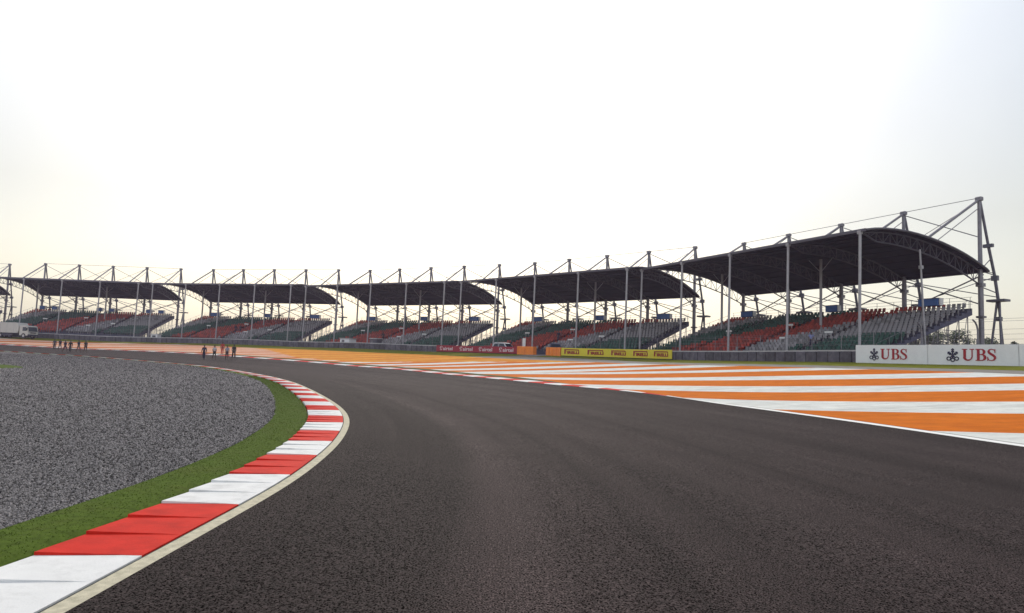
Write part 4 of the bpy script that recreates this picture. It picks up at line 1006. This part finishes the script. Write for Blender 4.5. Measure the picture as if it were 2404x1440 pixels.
# ------------------------------------------------------------------ small trees beyond the open end of the nearest stand
def make_tree(name, loc, h, w, label, seed):
    r = random.Random(seed); root = empty(name, loc); b = MB(); b.tube((0, 0, -.4), (0.06, 0, h * .5), .09, 8, r2=.05)
    for k in range(5):
        a = 2 * PI * k / 5 + r.random(); b.tube((0.03, 0, h * (.25 + .05 * k)), (math.cos(a) * w * .35, math.sin(a) * w * .35, h * (.5 + .07 * k)), .04, 6, r2=.015)
    b.build('trunk', M['bark'], root); b = MB(); blobs = [(r.uniform(-.3, .3) * w, r.uniform(-.3, .3) * w, h * r.uniform(.45, .92), r.uniform(.14, .26) * w) for _ in range(10)]
    for cx_, cy_, cz_, cr_ in blobs:
        for _ in range(150):
            d = Vector((r.gauss(0, 1), r.gauss(0, 1), r.gauss(0, 1))).normalized() * cr_ * r.uniform(.4, 1.05); p = Vector((cx_, cy_, cz_)) + d
            x = Vector((r.gauss(0, 1), r.gauss(0, 1), r.gauss(0, .6))).normalized() * r.uniform(.10, .20); y = x.orthogonal().normalized() * r.uniform(.06, .11)
            b.face([p - x, p - y, p + x, p + y])
    b.build('crown', M['leaf'], root); return tag(root, label, 'tree', 'small trees beyond the open scaffold')
TREES = [(50.6, 83.5, 4.6, 3.2, 'leafy bush seen through the scaffold, at the left end above the first white board'), (53.6, 85.0, 5.0, 3.4, 'leafy bush seen through the scaffold, second from the left'), (56.6, 86.0, 5.2, 3.4, 'tall leafy bush seen through the scaffold just left of the end column'), (60.6, 86.5, 4.6, 3.2, 'leafy bush between the end column and the tripod legs'), (64.0, 86.0, 4.4, 2.8, 'leafy bush just right of the tripod legs'), (72.0, 92.0, 5.2, 3.6, 'leafy bush by the fence at the right edge of the photo')]
for i, (x, y, h, w_, lb) in enumerate(TREES): make_tree('small_tree', (x, y, 2.6), h, w_, lb, i + 3)

# ------------------------------------------------------------------ haze, sky, sun, camera
HZ = .00032
b = MB(); b.box((0, 130, 11), (690, 540, 25)); hz = b.build('haze', []); hz['kind'] = 'stuff'; tag(hz, 'thin pale haze in the air over the circuit', 'haze')
hm = bpy.data.materials.new('haze_air'); hm.use_nodes = True; nt = hm.node_tree; nt.nodes.clear()
vo = nt.nodes.new('ShaderNodeVolumePrincipled'); vo.inputs['Color'].default_value = (.80, .74, 1.0, 1); vo.inputs['Density'].default_value = HZ; vo.inputs['Anisotropy'].default_value = .5
ou = nt.nodes.new('ShaderNodeOutputMaterial'); nt.links.new(vo.outputs[0], ou.inputs['Volume']); hz.data.materials.append(hm)

EL, AZ = math.radians(40), math.radians(-5)     # sun ahead, a little to the left
wd = bpy.data.worlds.new('World'); sc.world = wd; wd.use_nodes = True; nt = wd.node_tree; bg = nt.nodes['Background']
sky = nt.nodes.new('ShaderNodeTexSky'); sky.sky_type = 'NISHITA'; sky.sun_disc = False; sky.sun_elevation = EL; sky.sun_rotation = AZ
sky.air_density = 1.0; sky.dust_density = 4.2; sky.ozone_density = 1.0; sky.altitude = 0
hs = nt.nodes.new('ShaderNodeHueSaturation'); hs.inputs['Saturation'].default_value = .85; hs.inputs['Value'].default_value = .85
nt.links.new(sky.outputs[0], hs.inputs['Color']); ad = nt.nodes.new('ShaderNodeMixRGB'); ad.blend_type = 'ADD'; ad.inputs[0].default_value = 1; 
tcw = nt.nodes.new('ShaderNodeTexCoord'); sx = nt.nodes.new('ShaderNodeSeparateXYZ'); nt.links.new(tcw.outputs['Generated'], sx.inputs[0])
veil = nt.nodes.new('ShaderNodeValToRGB'); ve = veil.color_ramp.elements
ve[0].position = 0; ve[0].color = (.44, .44, .36, 1); ve[1].position = .9; ve[1].color = (.30, .33, .34, 1)
for ps, cc in ((.2, (.22, .215, .15, 1)), (.42, (.31, .34, .34, 1))): ve.new(ps).color = cc
vm = nt.nodes.new('ShaderNodeVectorMath'); vm.operation = 'SCALE'; vm.inputs['Scale'].default_value = 10
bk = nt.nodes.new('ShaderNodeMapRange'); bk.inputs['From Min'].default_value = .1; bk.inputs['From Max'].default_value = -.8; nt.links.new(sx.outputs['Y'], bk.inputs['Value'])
bc = nt.nodes.new('ShaderNodeMixRGB'); bc.inputs[1].default_value = (0, 0, 0, 1); bc.inputs[2].default_value = (.52, .52, .56, 1); nt.links.new(bk.outputs[0], bc.inputs[0])  # extra sky brightness added behind the camera to light camera-facing sides
cn = nt.nodes.new('ShaderNodeTexNoise'); cn.inputs['Scale'].default_value = 2.2; cn.inputs['Detail'].default_value = 5; nt.links.new(tcw.outputs['Generated'], cn.inputs['Vector'])
cm = nt.nodes.new('ShaderNodeMapRange'); cm.inputs['From Min'].default_value = .3; cm.inputs['From Max'].default_value = .7; cm.inputs['To Min'].default_value = .82; cm.inputs['To Max'].default_value = 1.2; nt.links.new(cn.outputs['Fac'], cm.inputs['Value'])
cx_ = nt.nodes.new('ShaderNodeMixRGB'); cx_.blend_type = 'MULTIPLY'; cx_.inputs[0].default_value = 1; nt.links.new(veil.outputs['Color'], cx_.inputs[1]); nt.links.new(cm.outputs[0], cx_.inputs[2])
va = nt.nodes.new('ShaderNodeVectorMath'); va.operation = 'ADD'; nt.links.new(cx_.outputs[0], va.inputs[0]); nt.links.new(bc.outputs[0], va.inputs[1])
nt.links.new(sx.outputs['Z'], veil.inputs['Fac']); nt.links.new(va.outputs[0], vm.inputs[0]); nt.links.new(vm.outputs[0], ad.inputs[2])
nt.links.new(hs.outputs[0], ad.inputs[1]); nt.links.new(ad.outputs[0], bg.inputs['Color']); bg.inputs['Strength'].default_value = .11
sl = bpy.data.lights.new('sun', 'SUN'); sl.energy = 1.6; sl.angle = math.radians(5); sl.color = (1, .95, .86)
so = bpy.data.objects.new('sun', sl); col.objects.link(so)
D = Vector((math.sin(AZ) * math.cos(EL), math.cos(AZ) * math.cos(EL), math.sin(EL))); so.rotation_euler = D.to_track_quat('Z', 'Y').to_euler(); so.location = D * 300

cam = bpy.data.cameras.new('camera'); cam.sensor_fit = 'HORIZONTAL'; cam.sensor_width = 36; cam.lens = 36 * 1600 / 2404; cam.clip_end = 5000; cam.clip_start = .05
co = bpy.data.objects.new('camera', cam); col.objects.link(co)
pt, rl = math.radians(4.733761), math.radians(2.2097)
w3 = Vector((0, math.cos(pt), math.sin(pt))); u3 = Vector((0, -math.sin(pt), math.cos(pt))); r3 = Vector((1, 0, 0))
rr3 = r3 * math.cos(rl) + u3 * math.sin(rl); uu3 = u3 * math.cos(rl) - r3 * math.sin(rl)
co.matrix_world = Matrix(((rr3.x, uu3.x, -w3.x, 0), (rr3.y, uu3.y, -w3.y, 0), (rr3.z, uu3.z, -w3.z, 1.6), (0, 0, 0, 1)))
sc.camera = co
vs_ = sc.view_settings; vs_.view_transform = 'Standard'; vs_.look = 'None'; vs_.exposure = -.05; vs_.gamma = 1.0
sc.cycles.volume_bounces = 1; sc.cycles.max_bounces = 8
